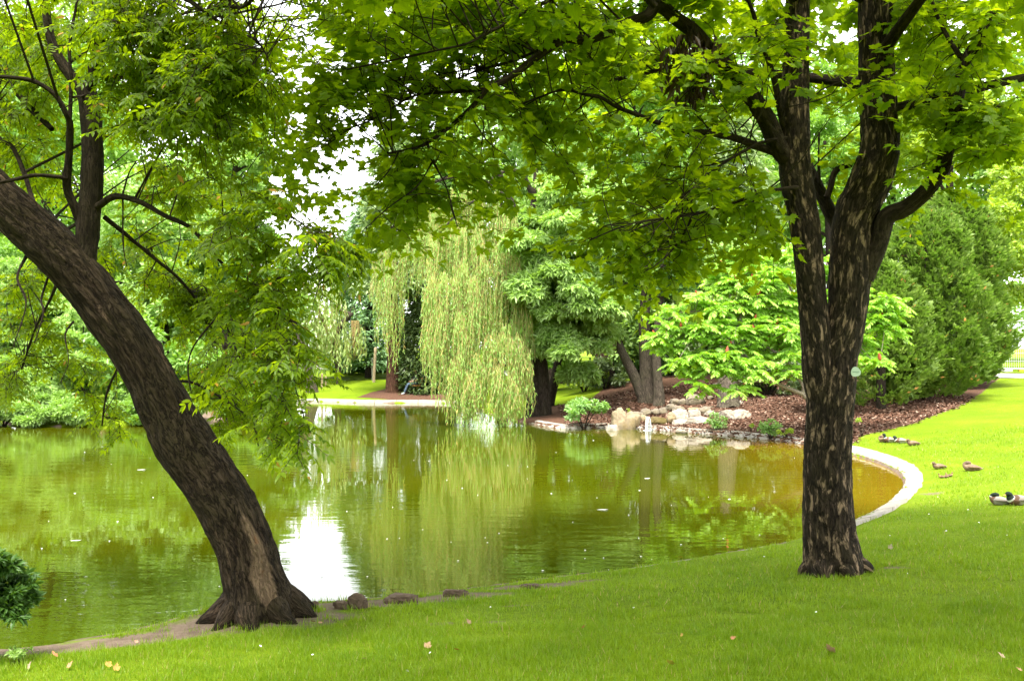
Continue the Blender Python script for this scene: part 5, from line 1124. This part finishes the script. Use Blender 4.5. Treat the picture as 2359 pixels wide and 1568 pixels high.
ROCKS = [  # view box in the rock pile's own pixels: x, y, w, h, material, words
    (175, 425, 130, 180, 'tan_rock', 'tall upright tan boulder at the left end of the rock pile'), (265, 440, 75, 155, 'tan_rock', 'narrow upright tan rock right of the end boulder'), (345, 440, 95, 135, 'tan_rock', 'tan rock left of the waterfall, third from the end'),
    (428, 415, 85, 70, 'tan_rock', 'flat tan rock at the waterfall\'s left lip'), (600, 470, 260, 130, 'wet_rock', 'wet dark ledge behind and right of the waterfall'), (742, 440, 105, 145, 'tan_rock', 'brown upright rock right of the wet ledge'),
    (850, 425, 195, 165, 'white_rock', 'large pale boulder right of the wet ledge'), (868, 502, 175, 100, 'white_rock', 'broad pale rock low at the water under the large pale boulder'), (1010, 395, 145, 120, 'white_rock', 'pale rounded boulder in the middle of the pile'),
    (1085, 490, 265, 125, 'white_rock', 'long white block at the waterside left of the feathery plant'), (1125, 352, 145, 115, 'grey_rock', 'grey boulder above the long white block'), (1200, 392, 115, 95, 'white_rock', 'white rock beside the feathery plant'),
    (1205, 312, 240, 62, 'grey_rock', 'long low grey rock on top of the pile'), (1400, 405, 210, 135, 'white_rock', 'white block right behind the feathery plant'), (1525, 432, 235, 165, 'white_rock', 'bright white boulder at the right end of the pile'),
    (1508, 290, 150, 115, 'white_rock', 'pale boulder just right of the grey trunk'), (1520, 335, 135, 65, 'white_rock', 'flat pale rock under the boulder by the grey trunk'), (1668, 295, 115, 62, 'white_rock', 'small pale rock alone on the mulch right of the pile'), (1742, 325, 85, 62, 'grey_rock', 'smallest grey stone farthest right on the mulch'),
    (798, 245, 122, 85, 'grey_rock', 'grey rock at the top left of the upper row'), (880, 250, 92, 85, 'grey_rock', 'grey rock second from left in the upper row'), (1022, 230, 235, 135, 'grey_rock', 'biggest craggy grey rock of the upper row'), (745, 305, 118, 75, 'grey_rock', 'small grey rock in the middle row left of a mossy one'), (830, 332, 145, 92, 'grey_rock', 'mossy grey rock in the middle row'),
    (650, 335, 112, 64, 'grey_rock', 'low grey stone above the wet ledge'), (560, 345, 92, 62, 'grey_rock', 'low grey stone above the waterfall'), (450, 346, 118, 54, 'grey_rock', 'low grey stone left above the waterfall'), (335, 372, 170, 44, 'grey_rock', 'flat grey slab over the upright tan rocks'),
    (1010, 332, 155, 54, 'tan_rock', 'tan flat stone between upper row and pale boulder'), (1330, 268, 95, 62, 'grey_rock', 'grey stone just left of the grey trunk'), (1282, 52, 112, 62, 'grey_rock', 'pale stone high on the mulch bank'), (1340, 170, 85, 60, 'grey_rock', 'grey stone on the bank behind the trunk'), (1200, 190, 84, 42, 'grey_rock', 'flat stone on the bank above the upper row'),
    (80, 522, 95, 50, 'white_rock', 'small white stone at the waterline left of the pile')]
for i, (x, y, w, h, mt, lab) in enumerate(ROCKS):
    cx, cyy, wd, hg = 1396.5 + .2 * x, 877.5 + .2 * y, .2 * w, .2 * h
    bot = cyy + hg / 2
    Y = 36.4 + max(0, (984 - bot)) / 60.0 * 5.0 if i != 4 else 37.0
    if y < 200: Y = GP(cx, bot)[1]
    c = P(cx, cyy, Y); hx, hz = M(wd, Y) / 2, M(hg, Y) / 2
    low = min(gz(c[0], Y) - .06, c[2] - hz); topz = c[2] + hz; c[2] = (low + topz) / 2; hz = (topz - low) / 2; hx = max(hx, hz * .52)
    o = MB(); kk = 1.36 if mt == 'white_rock' else 1.2
    rock_mesh(o, c, hx * kk, max(hx, hz) * .9 if i != 4 else .38, hz * kk, i + 1, 4 if wd > 20 else 3)
    r_ = o.build('rock', MAT[mt], None, smooth=True)
    r_.location = tuple(c); r_.data.transform(Matrix.Translation(-Vector(c))); tag(r_, lab, 'rock', 'rocks of the cascade')
# kerb stones set singly along the rocks
for a, b, lab in ((790, 935, 'left of two white edging slabs lying before the rocks'), (945, 1170, 'right of two white edging slabs lying before the rocks')):
    p, q = G(1396.5 + .2 * a, 877.5 + .2 * 568, .07), G(1396.5 + .2 * b, 877.5 + .2 * 584, .07); c = (p + q) / 2
    o = MB(); rock_mesh(o, c, np.linalg.norm(q - p) / 2, .16, .10, a, 3, .08, .4); r_ = o.build('edging_slab', MAT['white_rock']); r_.location = tuple(c); r_.data.transform(Matrix.Translation(-Vector(c)))
    r_.rotation_euler = (0, 0, math.atan2(q[1] - p[1], q[0] - p[0])); tag(r_, lab, 'stone slab', 'edging slabs')
# falling water
t = NT('falling_water'); uvn = t.noise(t.mapping(obj_co(t), (40, 40, 3)), 1.0, 3)
cc = t.mix(t.ramp(uvn, [(.4, 0), (.65, 1)]), (.30, .34, .32), (.7, .72, .71)); t.principled(cc, .25, None, .5); MAT['fall'] = t.m
wf = thing('waterfall', P(1492, 986, 36.2) * np.array([1, 1, 0]), 'small white stream falling from the rocks into the pond', 'waterfall')
m = MB()
for k, (x0, x1, w) in enumerate(((1489, 1486.5, 2.6), (1492.5, 1491, 2.8), (1496.5, 1499.5, 2.2), (1494, 1495.5, 1.6), (1490.5, 1488.5, 1.6))):
    p = P(x0, 961.5 - .5 * (k % 2), 36.45); q = P(x1, 988, 36.05); q[2] = 0.0
    tube(m, [p + [0, .12, .01], p, (p + q) / 2 + [0, -.06, .1], q], [M(w, 36) * .42, M(w, 36) * .42, M(w, 36) * .33, M(w, 36) * .42], 8, n=16, rough=.008, rfreq=14)
m.build('stream', MAT['fall'], wf)
m = MB(); q = P(1491, 988, 36.0); a = np.linspace(0, 2 * PI, 25)[:-1]
for k in range(16):
    c_ = np.array([q[0] + R.normal() * .09, q[1] - abs(R.normal()) * .05, .004]); rock_mesh(m, c_, .05, .04, .02, k, 2)
m.build('foam', MAT['fall'], wf)

# lumps on the near bank
for (x, y, w, h, lab) in ((820, 1382, 62, 38, 'rounded earthy stone on the bank right of the leaning trunk'), (785, 1392, 46, 22, 'low stone leaning on the rounded earthy stone'), (925, 1378, 92, 20, 'long brown clod of roots at the water\'s edge'), (1048, 1364, 62, 20, 'dark brown clod on the bank where the kerb begins'), (1225, 1350, 60, 10, 'flat dark clod in the grass beside the kerb'), (722, 1392, 24, 14, 'small earthy stone at the leaning tree\'s root')):
    g = GP(x, y + h * .5); c = np.array([g[0], g[1] + .05, g[2] + M(h, g[1]) * .25]); o = MB()
    rock_mesh(o, c, M(w, g[1]) / 2, M(w, g[1]) * .3, M(h, g[1]) * .72, x, 4, .3); r_ = o.build('bank_stone' if h > 20 or w < 30 else 'earth_clod', MAT['earth_rock']); r_.location = tuple(c); r_.data.transform(Matrix.Translation(-Vector(c)))
    tag(r_, lab, 'stone' if h > 20 or w < 30 else 'clod', 'lumps along the near bank')

# ------------------------------------------------------------------ ducks
def duck_mat(name, stops, spots):
    t = NT(name); a = t.n('ShaderNodeAttribute', attribute_name='along').outputs['Fac']
    a2 = t.math('ADD', a, t.math('MULTIPLY', t.math('SUBTRACT', t.noise(obj_co(t), 18, 3), .5), .035))
    c = t.ramp(a2, stops); n = t.noise(obj_co(t), 70, 4, .7)
    c = t.mix(t.math('MULTIPLY', t.ramp(n, [(.45, 0), (.6, 1)]), spots), c, (.05, .03, .02)); t.principled(c, .7, None, .2); return t.m
MAT['drake'] = duck_mat('drake_plumage', [(0, (.6, .55, .48)), (.10, (.03, .03, .03)), (.2, (.27, .25, .22)), (.5, (.32, .29, .25)), (.58, (.10, .055, .032)), (.72, (.12, .065, .038)), (.745, (.7, .7, .65)), (.765, (.010, .020, .014)), (1, (.010, .020, .014))], .12)
MAT['hen'] = duck_mat('hen_plumage', [(0, (.36, .27, .18)), (.15, (.15, .10, .06)), (.5, (.19, .13, .08)), (.7, (.25, .165, .10)), (.8, (.12, .08, .05)), (1, (.17, .115, .07))], .6)
MAT['duckling'] = duck_mat('duckling_down', [(0, (.12, .08, .04)), (.5, (.10, .06, .03)), (.75, (.30, .21, .08)), (1, (.14, .09, .04))], .4)
MAT['bill'] = plain('duck_bill', (.40, .30, .07), .5, .1)
MAT['wing_d'] = plain('drake_wing', (.22, .19, .16), .7, .3, 30); MAT['wing_h'] = plain('hen_wing', (.17, .11, .065), .7, .5, 40)
POSE = {'alert': [(.15, .125, .072), (.175, .175, .046), (.178, .215, .038), (.190, .25, .043), (.215, .258, .040), (.245, .250, .022)],
        'rest': [(.14, .115, .075), (.165, .145, .052), (.160, .172, .044), (.180, .195, .044), (.208, .197, .040), (.235, .187, .022)],
        'tucked': [(.13, .125, .072), (.150, .165, .050), (.120, .195, .044), (.075, .205, .044), (.040, .200, .038), (.012, .188, .020)]}
def duck(name, label, px, py, L, head, pose, mat, group, dz=0.0):
    g = GP(px, py); root = thing(name, g, label, 'duck', group); k = L / .5
    sp = [(-.255, .085, .006), (-.22, .083, .022), (-.16, .082, .052), (-.08, .082, .083), (0, .085, .096), (.08, .095, .092)] + POSE[pose]
    p = np.array([(x, 0, z) for x, z, r in sp]); rr = np.array([r for *_, r in sp])
    m = MB(); tube(m, p, rr, 16, n=44)
    V = m.v[0]; n = 44; along = np.concatenate([np.repeat(np.linspace(0, 1, n), 17), [1]])
    ca, sa = math.cos(head), math.sin(head); Rm = np.array([[ca, -sa, 0], [sa, ca, 0], [0, 0, 1]])
    def put(v): v = np.asarray(v) * np.array([1, 1.18, 1]); v = v.copy(); v[:, 2] = np.maximum(v[:, 2] - .012, 0.0) ; return g + (v * k) @ Rm.T + [0, 0, dz]
    m.v[0] = put(V); m.build('body', MAT[mat], root, attrs={'along': along})
    e = p[-1] - p[-2]; e = e / np.linalg.norm(e); b = MB(); tube(b, [p[-1] - e * .012, p[-1] + e * .022, p[-1] + e * .05], [.016, .014, .011], 8, n=8); b.v[0] = put(b.v[0]); b.build('bill', MAT['bill'], root)
    for sg in (1, -1):
        w = MB(); tube(w, [(.09, sg * .066, .108), (0, sg * .080, .116), (-.1, sg * .068, .112), (-.21, sg * .022, .108)], [.012, .042, .034, .004], 10, n=16)
        w.v[0] = put(w.v[0] * np.array([1, 1, 1.0])); w.build('wing', MAT['wing_d' if mat == 'drake' else 'wing_h'], root)
    for sg in (1, -1):
        w = MB(); tube(w, [(.02, sg * .04, .03), (.03, sg * .045, .008), (.07, sg * .05, .006)], [.007, .007, .016], 6, n=8); w.v[0] = put(w.v[0]); w.build('foot', MAT['bill'], root)
DG = 'ducks resting on the right lawn'
duck('duck', 'pale brown hen tucked up behind the drake at the mulch edge', 2036, 1018, .42, 2.2, 'tucked', 'hen', DG)
duck('duck', 'drake with raised head at the left of the mulch edge group', 2052, 1019, .46, PI - .25, 'alert', 'drake', DG)
duck('duck', 'whitish drake close behind the raised headed drake', 2076, 1021, .46, PI - .35, 'rest', 'drake', DG)
duck('duck', 'flat lying dark headed duck right of the mulch edge group', 2104, 1026, .42, PI + .05, 'rest', 'hen', DG)
duck('duck', 'buff hen lying flat in the grass beside the kerb bend', 2164, 1080, .38, PI + .1, 'rest', 'hen', DG)
duck('duck', 'plump brown hen sitting alone, head drawn in, above the ducklings', 2238, 1084, .46, PI - .5, 'tucked', 'hen', DG)
duck('duck', 'pale duck with dark head at the right edge, left of the last drake', 2303, 1162, .42, PI / 2 + .7, 'tucked', 'drake', DG)
duck('duck', 'drake with glossy dark head cut by the right picture edge', 2348, 1163, .5, PI + .1, 'rest', 'drake', DG)
for x, y, h, lab in ((2171, 1101, 2.8, 'leftmost dark duckling of the brood in the grass'), (2180, 1100, 1.2, 'middle duckling of the brood, head up'), (2188, 1098, .4, 'rightmost duckling of the brood in the grass')):
    duck('duckling', lab, x, y, .18, h, 'alert', 'duckling', 'ducklings huddled in the grass')

# ------------------------------------------------------------------ bench and the person sitting on it
gf = GP(938, 908); YB = gf[1]; hd = nrm(np.array([-.85, -.52, 0])); sd3 = np.array([.52, -.85, 0]) * -1
def bpos(f, s_, z): return gf + hd * f + sd3 * s_ + np.array([0, 0, z])
seat0 = bpos(-.55, 0, 0); zg = gz(seat0[0], seat0[1]) - gf[2]
bench = thing('park_bench', bpos(-.6, .4, zg), 'orange wooden bench half hidden by the yew on the far shore', 'bench')
def bar(mb, a, b, w, h):
    a = np.asarray(a); b = np.asarray(b); d = nrm(b - a); u = np.array([0, 0, 1.0]) if abs(d[2]) < .9 else hd; s_ = nrm(np.cross(d, u)); u = np.cross(s_, d)
    v = [q + s_ * w / 2 * i + u * h / 2 * j for q in (a, b) for i, j in ((-1, -1), (1, -1), (1, 1), (-1, 1))]
    mb.add(v, np.array([[0, 1, 2, 3], [4, 7, 6, 5], [0, 4, 5, 1], [1, 5, 6, 2], [2, 6, 7, 3], [3, 7, 4, 0]]))
BL, BR = -.35, 1.25
m = MB()
for k in range(4): bar(m, bpos(-.28 - .12 * k, BL, .46 + zg), bpos(-.28 - .12 * k, BR, .46 + zg), .10, .035)
m.build('seat', MAT['bench_wood'], bench, smooth=False)
m = MB()
for k in range(3): bar(m, bpos(-.72 - .035 * k, BL, .58 + .13 * k + zg), bpos(-.72 - .035 * k, BR, .58 + .13 * k + zg), .03, .10)
m.build('backrest', MAT['bench_wood'], bench, smooth=False)
for s_ in (BL + .2, BR - .2):
    m = MB(); bar(m, bpos(-.3, s_, zg - .05), bpos(-.3, s_, .44 + zg), .05, .05); bar(m, bpos(-.64, s_, zg - .05), bpos(-.80, s_, .92 + zg), .05, .05); bar(m, bpos(-.27, s_, .425 + zg), bpos(-.66, s_, .425 + zg), .05, .03); m.build('leg_frame', MAT['iron'], bench, smooth=False)
def skin(name, chains, mat, parent, sub=2):
    """a continuous figure grown on connected edges: chains of (point, radius); a chain starting with an int joins that vertex"""
    V = []; E = []; Rr = []
    for ch in chains:
        prev = None
        for it in ch:
            if isinstance(it, int): prev = it; continue
            p, r = it; V.append(tuple(np.asarray(p) - np.array(parent.location))); Rr.append(r)
            if prev is not None: E.append((prev, len(V) - 1))
            prev = len(V) - 1
    me = bpy.data.meshes.new(name); me.from_pydata(V, E, []); o = bpy.data.objects.new(name, me); COL.objects.link(o); o.parent = parent
    sk = o.modifiers.new('skin', 'SKIN'); sk.use_smooth_shade = True
    for i, r in enumerate(Rr):
        d = me.skin_vertices[0].data[i]; d.radius = (r, r) if not isinstance(r, tuple) else r; d.use_root = (i == 0)
    s_ = o.modifiers.new('sub', 'SUBSURF'); s_.levels = sub; s_.render_levels = sub; me.materials.append(mat); return o
per = thing('person', bpos(-.5, .05, zg), 'seated person in jeans and dark shirt on the orange bench', 'person')
hip = lambda s_: bpos(-.52, .05 + s_, .55 + zg); kn = lambda s_, f: bpos(-.06 + f, .05 + s_, .55 + zg * .6); an = lambda s_, f: bpos(.06 + f, .05 + s_, .10)
SKIN_ = plain('skin', (.55, .34, .24), .6, .06); JEANS = plain('blue_jeans', (.09, .13, .19), .85, .3, 25); SHIRT = plain('dark_shirt', (.06, .07, .06), .9, .2); HAIR = plain('brown_hair', (.06, .035, .02), .8)
ch = lambda f, s_, z: bpos(f, .05 + s_, z + zg)
skin('body', [[(ch(-.54, 0, .58), .12), (ch(-.58, 0, .80), .13), (ch(-.58, 0, 1.0), .14), (ch(-.57, 0, 1.1), .06), (ch(-.55, 0, 1.19), .055), (ch(-.53, 0, 1.27), .085), (ch(-.53, 0, 1.36), .075)],
              [2, (ch(-.57, .18, 1.02), .055), (ch(-.48, .22, .76), .042), (ch(-.26, .12, .68), .032), (ch(-.16, .08, .66), .03)], [2, (ch(-.57, -.18, 1.02), .055), (ch(-.48, -.22, .76), .042), (ch(-.26, -.12, .68), .032), (ch(-.16, -.08, .66), .03)],
              [0, (hip(.1), .08), (kn(.12, 0), .055), (an(.12, 0), .038)], [0, (hip(-.1), .08), (kn(-.1, .05), .055), (an(-.06, .12), .038)]], SKIN_, per)
skin('jeans', [[(ch(-.54, 0, .59), .14), (hip(.1), .098), (kn(.12, 0), .07), (an(.12, 0), .055)], [0, (hip(-.1), .098), (kn(-.1, .05), .07), (an(-.06, .12), .055)]], JEANS, per)
skin('shirt', [[(ch(-.55, 0, .64), .145), (ch(-.58, 0, .82), .148), (ch(-.58, 0, 1.0), .155), (ch(-.57, 0, 1.08), .075)], [2, (ch(-.57, .19, 1.02), .07), (ch(-.49, .225, .78), .054)], [2, (ch(-.57, -.19, 1.02), .07), (ch(-.49, -.225, .78), .054)]], SHIRT, per)
skin('hair', [[(ch(-.56, 0, 1.30), .085), (ch(-.545, 0, 1.37), .08)]], HAIR, per)
for s_, f in ((.12, 0), (-.06, .12)):
    q = an(s_, f); skin('shoe', [[(q - [0, 0, .03], .05), (q + hd * .10 - [0, 0, .055], .042), (q + hd * .19 - [0, 0, .065], .032)]], plain('pale_shoe', (.5, .52, .55), .6), per)

# ------------------------------------------------------------------ posts and fence
def post(label, px0, py0, px1, py1, w, mat='post_wood', back=0):
    g = GP(px1, py1); top = P(px0, py0, g[1]); o = thing('wooden_post' if mat == 'post_wood' else 'birch_sapling', g, label, 'post', 'posts on the far lawn')
    m = MB(); tube(m, [g - [0, 0, .15], g * .5 + top * .5, top], [M(w, g[1]) / 2] * 3, 12, n=12, rough=.006); m.build('shaft', MAT[mat], o)
    m = MB(); tube(m, [top - [0, 0, .02], top + [0, 0, .03]], [M(w, g[1]) / 2 * 1.06, M(w, g[1]) / 2 * .9], 12, n=4); m.build('cap', MAT[mat], o)
post('tall leaning pale wooden post in the middle of the far lawn', 865, 802, 861, 880, 6.5)
post('thin whitish stem right beside the leaning post', 857, 826, 858.5, 876, 4, 'pale_bark')
post('pale post half hidden behind the yew', 938.5, 812, 938, 880, 5.5)
post('left of two short pale posts at the far lawn\'s left end', 742, 862, 742, 891, 4.5)
post('right of two short pale posts at the far lawn\'s left end, thinner', 751, 868, 750.5, 889, 3)
YF = 54.6; A = np.array([P(2255, 800, YF)[0], YF]); B = np.array([P(2470, 800, YF - 1.0)[0], YF - 1.0]); zf = gz(*A) + .16; HF = 2.62
fe = thing('mesh_fence', (A[0], A[1], gz(*A)), 'galvanised wire mesh site fence at the right edge behind the path', 'fence')
fp = lambda u, z: np.array([*(A + (B - A) * u), zf + z])
m = MB()
for z in (0.03, HF): tube(m, [fp(0, z), fp(1, z)], [.034, .034], 8, n=4)
for u in (0, 1): tube(m, [fp(u, 0), fp(u, HF)], [.034, .034], 8, n=4)
m.build('frame', MAT['steel'], fe)
m = MB()
for k in range(1, 42): tube(m, [fp(k / 42, 0), fp(k / 42, HF)], [.009, .009], 5, n=4, cap=False)
for k in range(1, 6): tube(m, [fp(0, HF * k / 6), fp(1, HF * k / 6)], [.011, .011], 5, n=4, cap=False)
m.build('wire_mesh', MAT['steel'], fe)
for u0, u1, mt in ((.0, .36, plain('concrete', (.5, .45, .42), .9)), (.43, .58, plain('yellow_paint', (.55, .33, .03), .7)), (.7, .95, plain('grey_concrete', (.42, .4, .38), .9))):
    m = MB(); bar(m, fp(u0, -.1), fp(u1, -.1), .3, .19); o = m.build('foot_block', mt, fe, smooth=False); bv = o.modifiers.new('bevel', 'BEVEL'); bv.width = .02

# ------------------------------------------------------------------ small things lying about
def flake(name, v, mat):
    m = MB(); v = np.array(v, float); m.add(np.vstack([v, [[0, 0, .012]]]), np.array([[i, (i + 1) % len(v), len(v)] for i in range(len(v))])); return m.build(name, mat, None, smooth=False)
th = np.linspace(0, 2 * PI, 11)[:-1]
MAT['white'] = plain('white_petal', (.85, .85, .83), .6, .03)
pet = flake('petal', np.stack([.016 * np.cos(th) * (1 + .25 * np.cos(2 * th + 1)), .012 * np.sin(th), .004 + .004 * np.cos(3 * th)], -1), MAT['white'])
tag(pet, 'tiny white petal floating on the pond', 'petal', 'petals floating on the pond')
first = True; cnt = 0
while cnt < 75:
    px, py = R.uniform(20, 2000), 985 + 400 * R.uniform(0, 1) ** .8
    if px < 650 and R.uniform() < .55: continue
    p = G(px, py, .003)
    if sdist(p[0], p[1]) > -.3: continue
    o = pet if first else pet.copy()
    if not first: COL.objects.link(o)
    first = False; cnt += 1; o.location = tuple(p); o.rotation_euler = (0, 0, R.uniform(0, 6)); s_ = R.uniform(.45, 1.1); o.scale = (s_, s_, s_)
for x, y, l, a, lab in ((325, 1082, 21, .1, 'white feather on the pond left of the leaning trunk, farther out'), (175, 1245, 26, .05, 'white feather on the pond near the left edge'), (1388, 1174, 28, -.15, 'white feather in the dark water between the trees'), (1491, 1102, 15, .1, 'short white feather below the waterfall\'s reflection'), (1680, 1150, 9, .6, 'small white feather near the maple\'s reflection'), (176, 1478, 16, .2, 'white scrap at the water\'s edge in the left corner'), (206, 1474, 10, .1, 'smaller white scrap beside the one at the water\'s edge')):
    g = G(x, y, .004); L = M(l, g[1]) / 2
    if sdist(g[0], g[1]) > -.02: g = GP(x, y) + [0, 0, .012]
    m = MB(); q = np.array([(-L, 0, .004), (-L * .5, .012, .008), (L * .4, .016, .01), (L, .003, .012), (L * .4, -.014, .006), (-L * .5, -.011, .005)]) ; m.add(q, np.array([[0, 1, 4, 5], [1, 2, 3, 4]])); o = m.build('feather', MAT['white'], None, smooth=False)
    o.location = tuple(g); o.rotation_euler = (0, 0, a); tag(o, lab, 'feather', 'feathers on the water')
for x, y, s_, c, lab in ((1910, 1508, 27, (.62, .36, .22), 'large curled tan leaf on the lawn below the maple'), (1690, 1483, 13, (.6, .28, .14), 'small orange leaf left of the large curled tan leaf'), (2305, 1524, 18, (.62, .42, .32), 'pinkish leaf on the lawn near the right edge'), (2347, 1557, 14, (.6, .33, .2), 'orange leaf in the lower right corner'), (1545, 1541, 20, (.6, .5, .06), 'bright yellow leaf on the lawn\'s lower edge'),
                       (986, 1498, 19, (.55, .36, .2), 'pale brown leaf on the middle of the lawn'), (1052, 1509, 13, (.62, .30, .05), 'orange leaf right of the pale brown leaf'), (720, 1443, 12, (.4, .18, .07), 'dark rust leaf on bare earth below the leaning trunk'), (737, 1445, 11, (.55, .33, .18), 'tan leaf touching the dark rust leaf\'s right side'), (123, 1519, 19, (.55, .24, .12), 'rust leaf in the left corner by the weed'),
                       (163, 1543, 17, (.58, .32, .16), 'orange brown leaf low in the left corner'), (70, 1545, 18, (.6, .42, .32), 'pale pink leaf at the bottom left'), (250, 1543, 17, (.6, .33, .08), 'left leaf of an orange pair on the left lawn'), (268, 1548, 17, (.6, .37, .1), 'right leaf of an orange pair on the left lawn'), (313, 1489, 10, (.5, .3, .2), 'small brown leaf on the bank below the feathers'), (1078, 1443, 15, (.42, .28, .17), 'withered leaf on the worn patch of lawn'),
                       (1345, 1455, 11, (.55, .28, .07), 'tiny orange leaf on the middle right lawn'), (2052, 1266, 12, (.6, .5, .33), 'pale straw leaf on the lawn right of the maple trunk'), (837, 1530, 12, (.55, .4, .24), 'straw coloured leaf on the lower lawn'), (1571, 1474, 9, (.6, .4, .1), 'yellowish leaf left of the small orange leaf')):
    g = GP(x, y); k = M(s_, g[1]) * .95; v = np.array(MAPLE[0]) * np.array([1, 1, 1]); v[:, 1] -= .45; v[:, 2] = .25 * v[:, 0] ** 2 * 2 + .22 * np.sin(v[:, 1] * 3.1) + .12
    o = MB(); hv = len(v) // 2; o.add(v * k, [np.array([f]) for f in MAPLE[1]]); o = o.build('fallen_leaf', plain('fallen_leaf', tuple(q_ * .72 for q_ in c), .8, .3, 40), None, smooth=False)
    o.location = tuple(g + [0, 0, .045]); o.rotation_euler = (R.normal() * .3 + .3, R.normal() * .3, R.uniform(0, 6)); tag(o, lab, 'leaf', 'fallen leaves on the lawn')
dai = flake('daisy', np.stack([.014 * np.cos(th) * (1 + .15 * (np.arange(10) % 2)), .014 * np.sin(th), 0 * th + .003], -1), MAT['white']); tag(dai, 'small white daisy in the mown lawn', 'daisy', 'daisies in the lawn')
first = True
for x, y in [(938, 1560), (991, 1516), (1130, 1408), (600, 1500), (720, 1520), (1240, 1330), (2050, 1240), (2110, 1260), (2180, 1230), (2230, 1180), (2255, 1210), (2320, 1240), (2140, 1190), (1880, 1420), (2090, 1330), (1460, 1410), (1700, 1340), (2160, 1150), (2300, 1080), (2240, 1010), (2190, 1040), (1760, 1290)]:
    g = GP(x, y); o = dai if first else dai.copy()
    if not first: COL.objects.link(o)
    first = False; o.location = tuple(g + [0, 0, .045]); o.rotation_euler = (R.normal() * .3 + .5, R.normal() * .3, R.uniform(0, 6)); s_ = R.uniform(.5, 1.0); o.scale = (s_, s_, s_)

# ------------------------------------------------------------------ grass and mulch
def scatter(y0, y1, n, pw=2.0):
    Yq = (y0 ** pw + (y1 ** pw - y0 ** pw) * R.uniform(0, 1, n)) ** (1 / pw); x = R.uniform(-.56, .56, n) * Yq
    return x, Yq
def blades(mb, x, y, hgt, wid):
    n = len(x); z = height(x, y); a = R.uniform(0, 2 * PI, n); ln = R.uniform(.0, .75, n); b = R.uniform(0, 2 * PI, n)
    base = np.stack([x, y, z - .004], -1); s_ = np.stack([np.cos(a), np.sin(a), 0 * a], -1) * (wid * R.uniform(.6, 1.3, n))[:, None]
    tipv = base + np.stack([np.cos(b) * ln, np.sin(b) * ln, np.ones(n)], -1) * (hgt * R.uniform(.45, 1.25, n))[:, None]
    v = np.stack([base - s_, base + s_, tipv], 1).reshape(-1, 3); mb.add(v, np.arange(n * 3).reshape(-1, 3))
gm = MB()
for (y0, y1, n, h, w) in ((5.4, 9.5, 210000, .050, .0030), (9.5, 16, 170000, .052, .0042), (16, 30, 130000, .055, .008)):
    x, y = scatter(y0, y1, n)
    s_ = sdist(x, y); k = s_ > .12; x, y, s_ = x[k], y[k], s_[k]; mm, ee = masks(x, y)
    patch = fbm(np.stack([x * 2.2, y * 2.2, 0 * x], -1), 3)
    keep = (mm < .45) & (R.uniform(0, 1, len(x)) > np.clip((ee - .3) * 2.2 * (.5 + 1.6 * (1 - patch)) , 0, .985)) & (s_ > np.where(x > 3, .5, .15)) & (R.uniform(0, 1, len(x)) < .42 + 1.35 * (patch - .25))
    x, y, p_ = x[keep], y[keep], patch[keep]
    blades(gm, x, y, h * (.35 + 1.5 * p_), np.full(len(x), w))
for (y0, y1, n) in ((5.4, 10, 2600), (10, 17, 2600)):     # taller uneven tufts
    x, y = scatter(y0, y1, n); s_ = sdist(x, y); k = s_ > .1; x, y = x[k], y[k]; mm, ee = masks(x, y); k = (mm < .4) & (ee < .75) & (fbm(np.stack([x * 1.1, y * 1.1, 0 * x + 4], -1), 3) > .44); x, y = x[k], y[k]
    rp = np.repeat(np.arange(len(x)), 16); xx = x[rp] + R.normal(size=len(rp)) * .035; yy = y[rp] + R.normal(size=len(rp)) * .035
    blades(gm, xx, yy, np.full(len(rp), .075), np.full(len(rp), .0034 if y0 < 8 else .005))
tag(gm.build('grass', MAT['grass_blade'], smooth=False), 'short mown grass blades of the lawn', 'grass', kind='stuff')
t = NT('bark_chip'); rn = t.n('ShaderNodeNewGeometry').outputs['Random Per Island']
t.principled(t.ramp(rn, [(0, (.045, .022, .014)), (.5, (.13, .064, .040)), (.85, (.21, .125, .085)), (1, (.38, .28, .21))]), .9, None, .1); MAT['chip'] = t.m
x = R.uniform(2, 18, 150000); y = R.uniform(27, 44, 150000); mm, ee = masks(x, y); k = mm > .5 + R.uniform(-.3, .2, len(mm)); x, y = x[k][:42000], y[k][:42000]; n = len(x)
pos = np.stack([x, y, height(x, y) + .012], -1); tip = np.column_stack([R.normal(size=(n, 2)), R.normal(size=n) * .3]); X, Yv, Z = axes(tip, np.array([0, 0, 1.0]) + R.normal(size=(n, 3)) * .35)
m = MB(); inst(m, [(-.35, 0, 0), (.35, 0, 0), (.25, 1, .05), (-.3, .9, .0)], [(0, 1, 2, 3)], pos, X, Yv, Z, R.uniform(.04, .10, n)); tag(m.build('mulch', MAT['chip'], smooth=False), 'loose reddish bark mulch chips on the bed', 'mulch', kind='stuff')
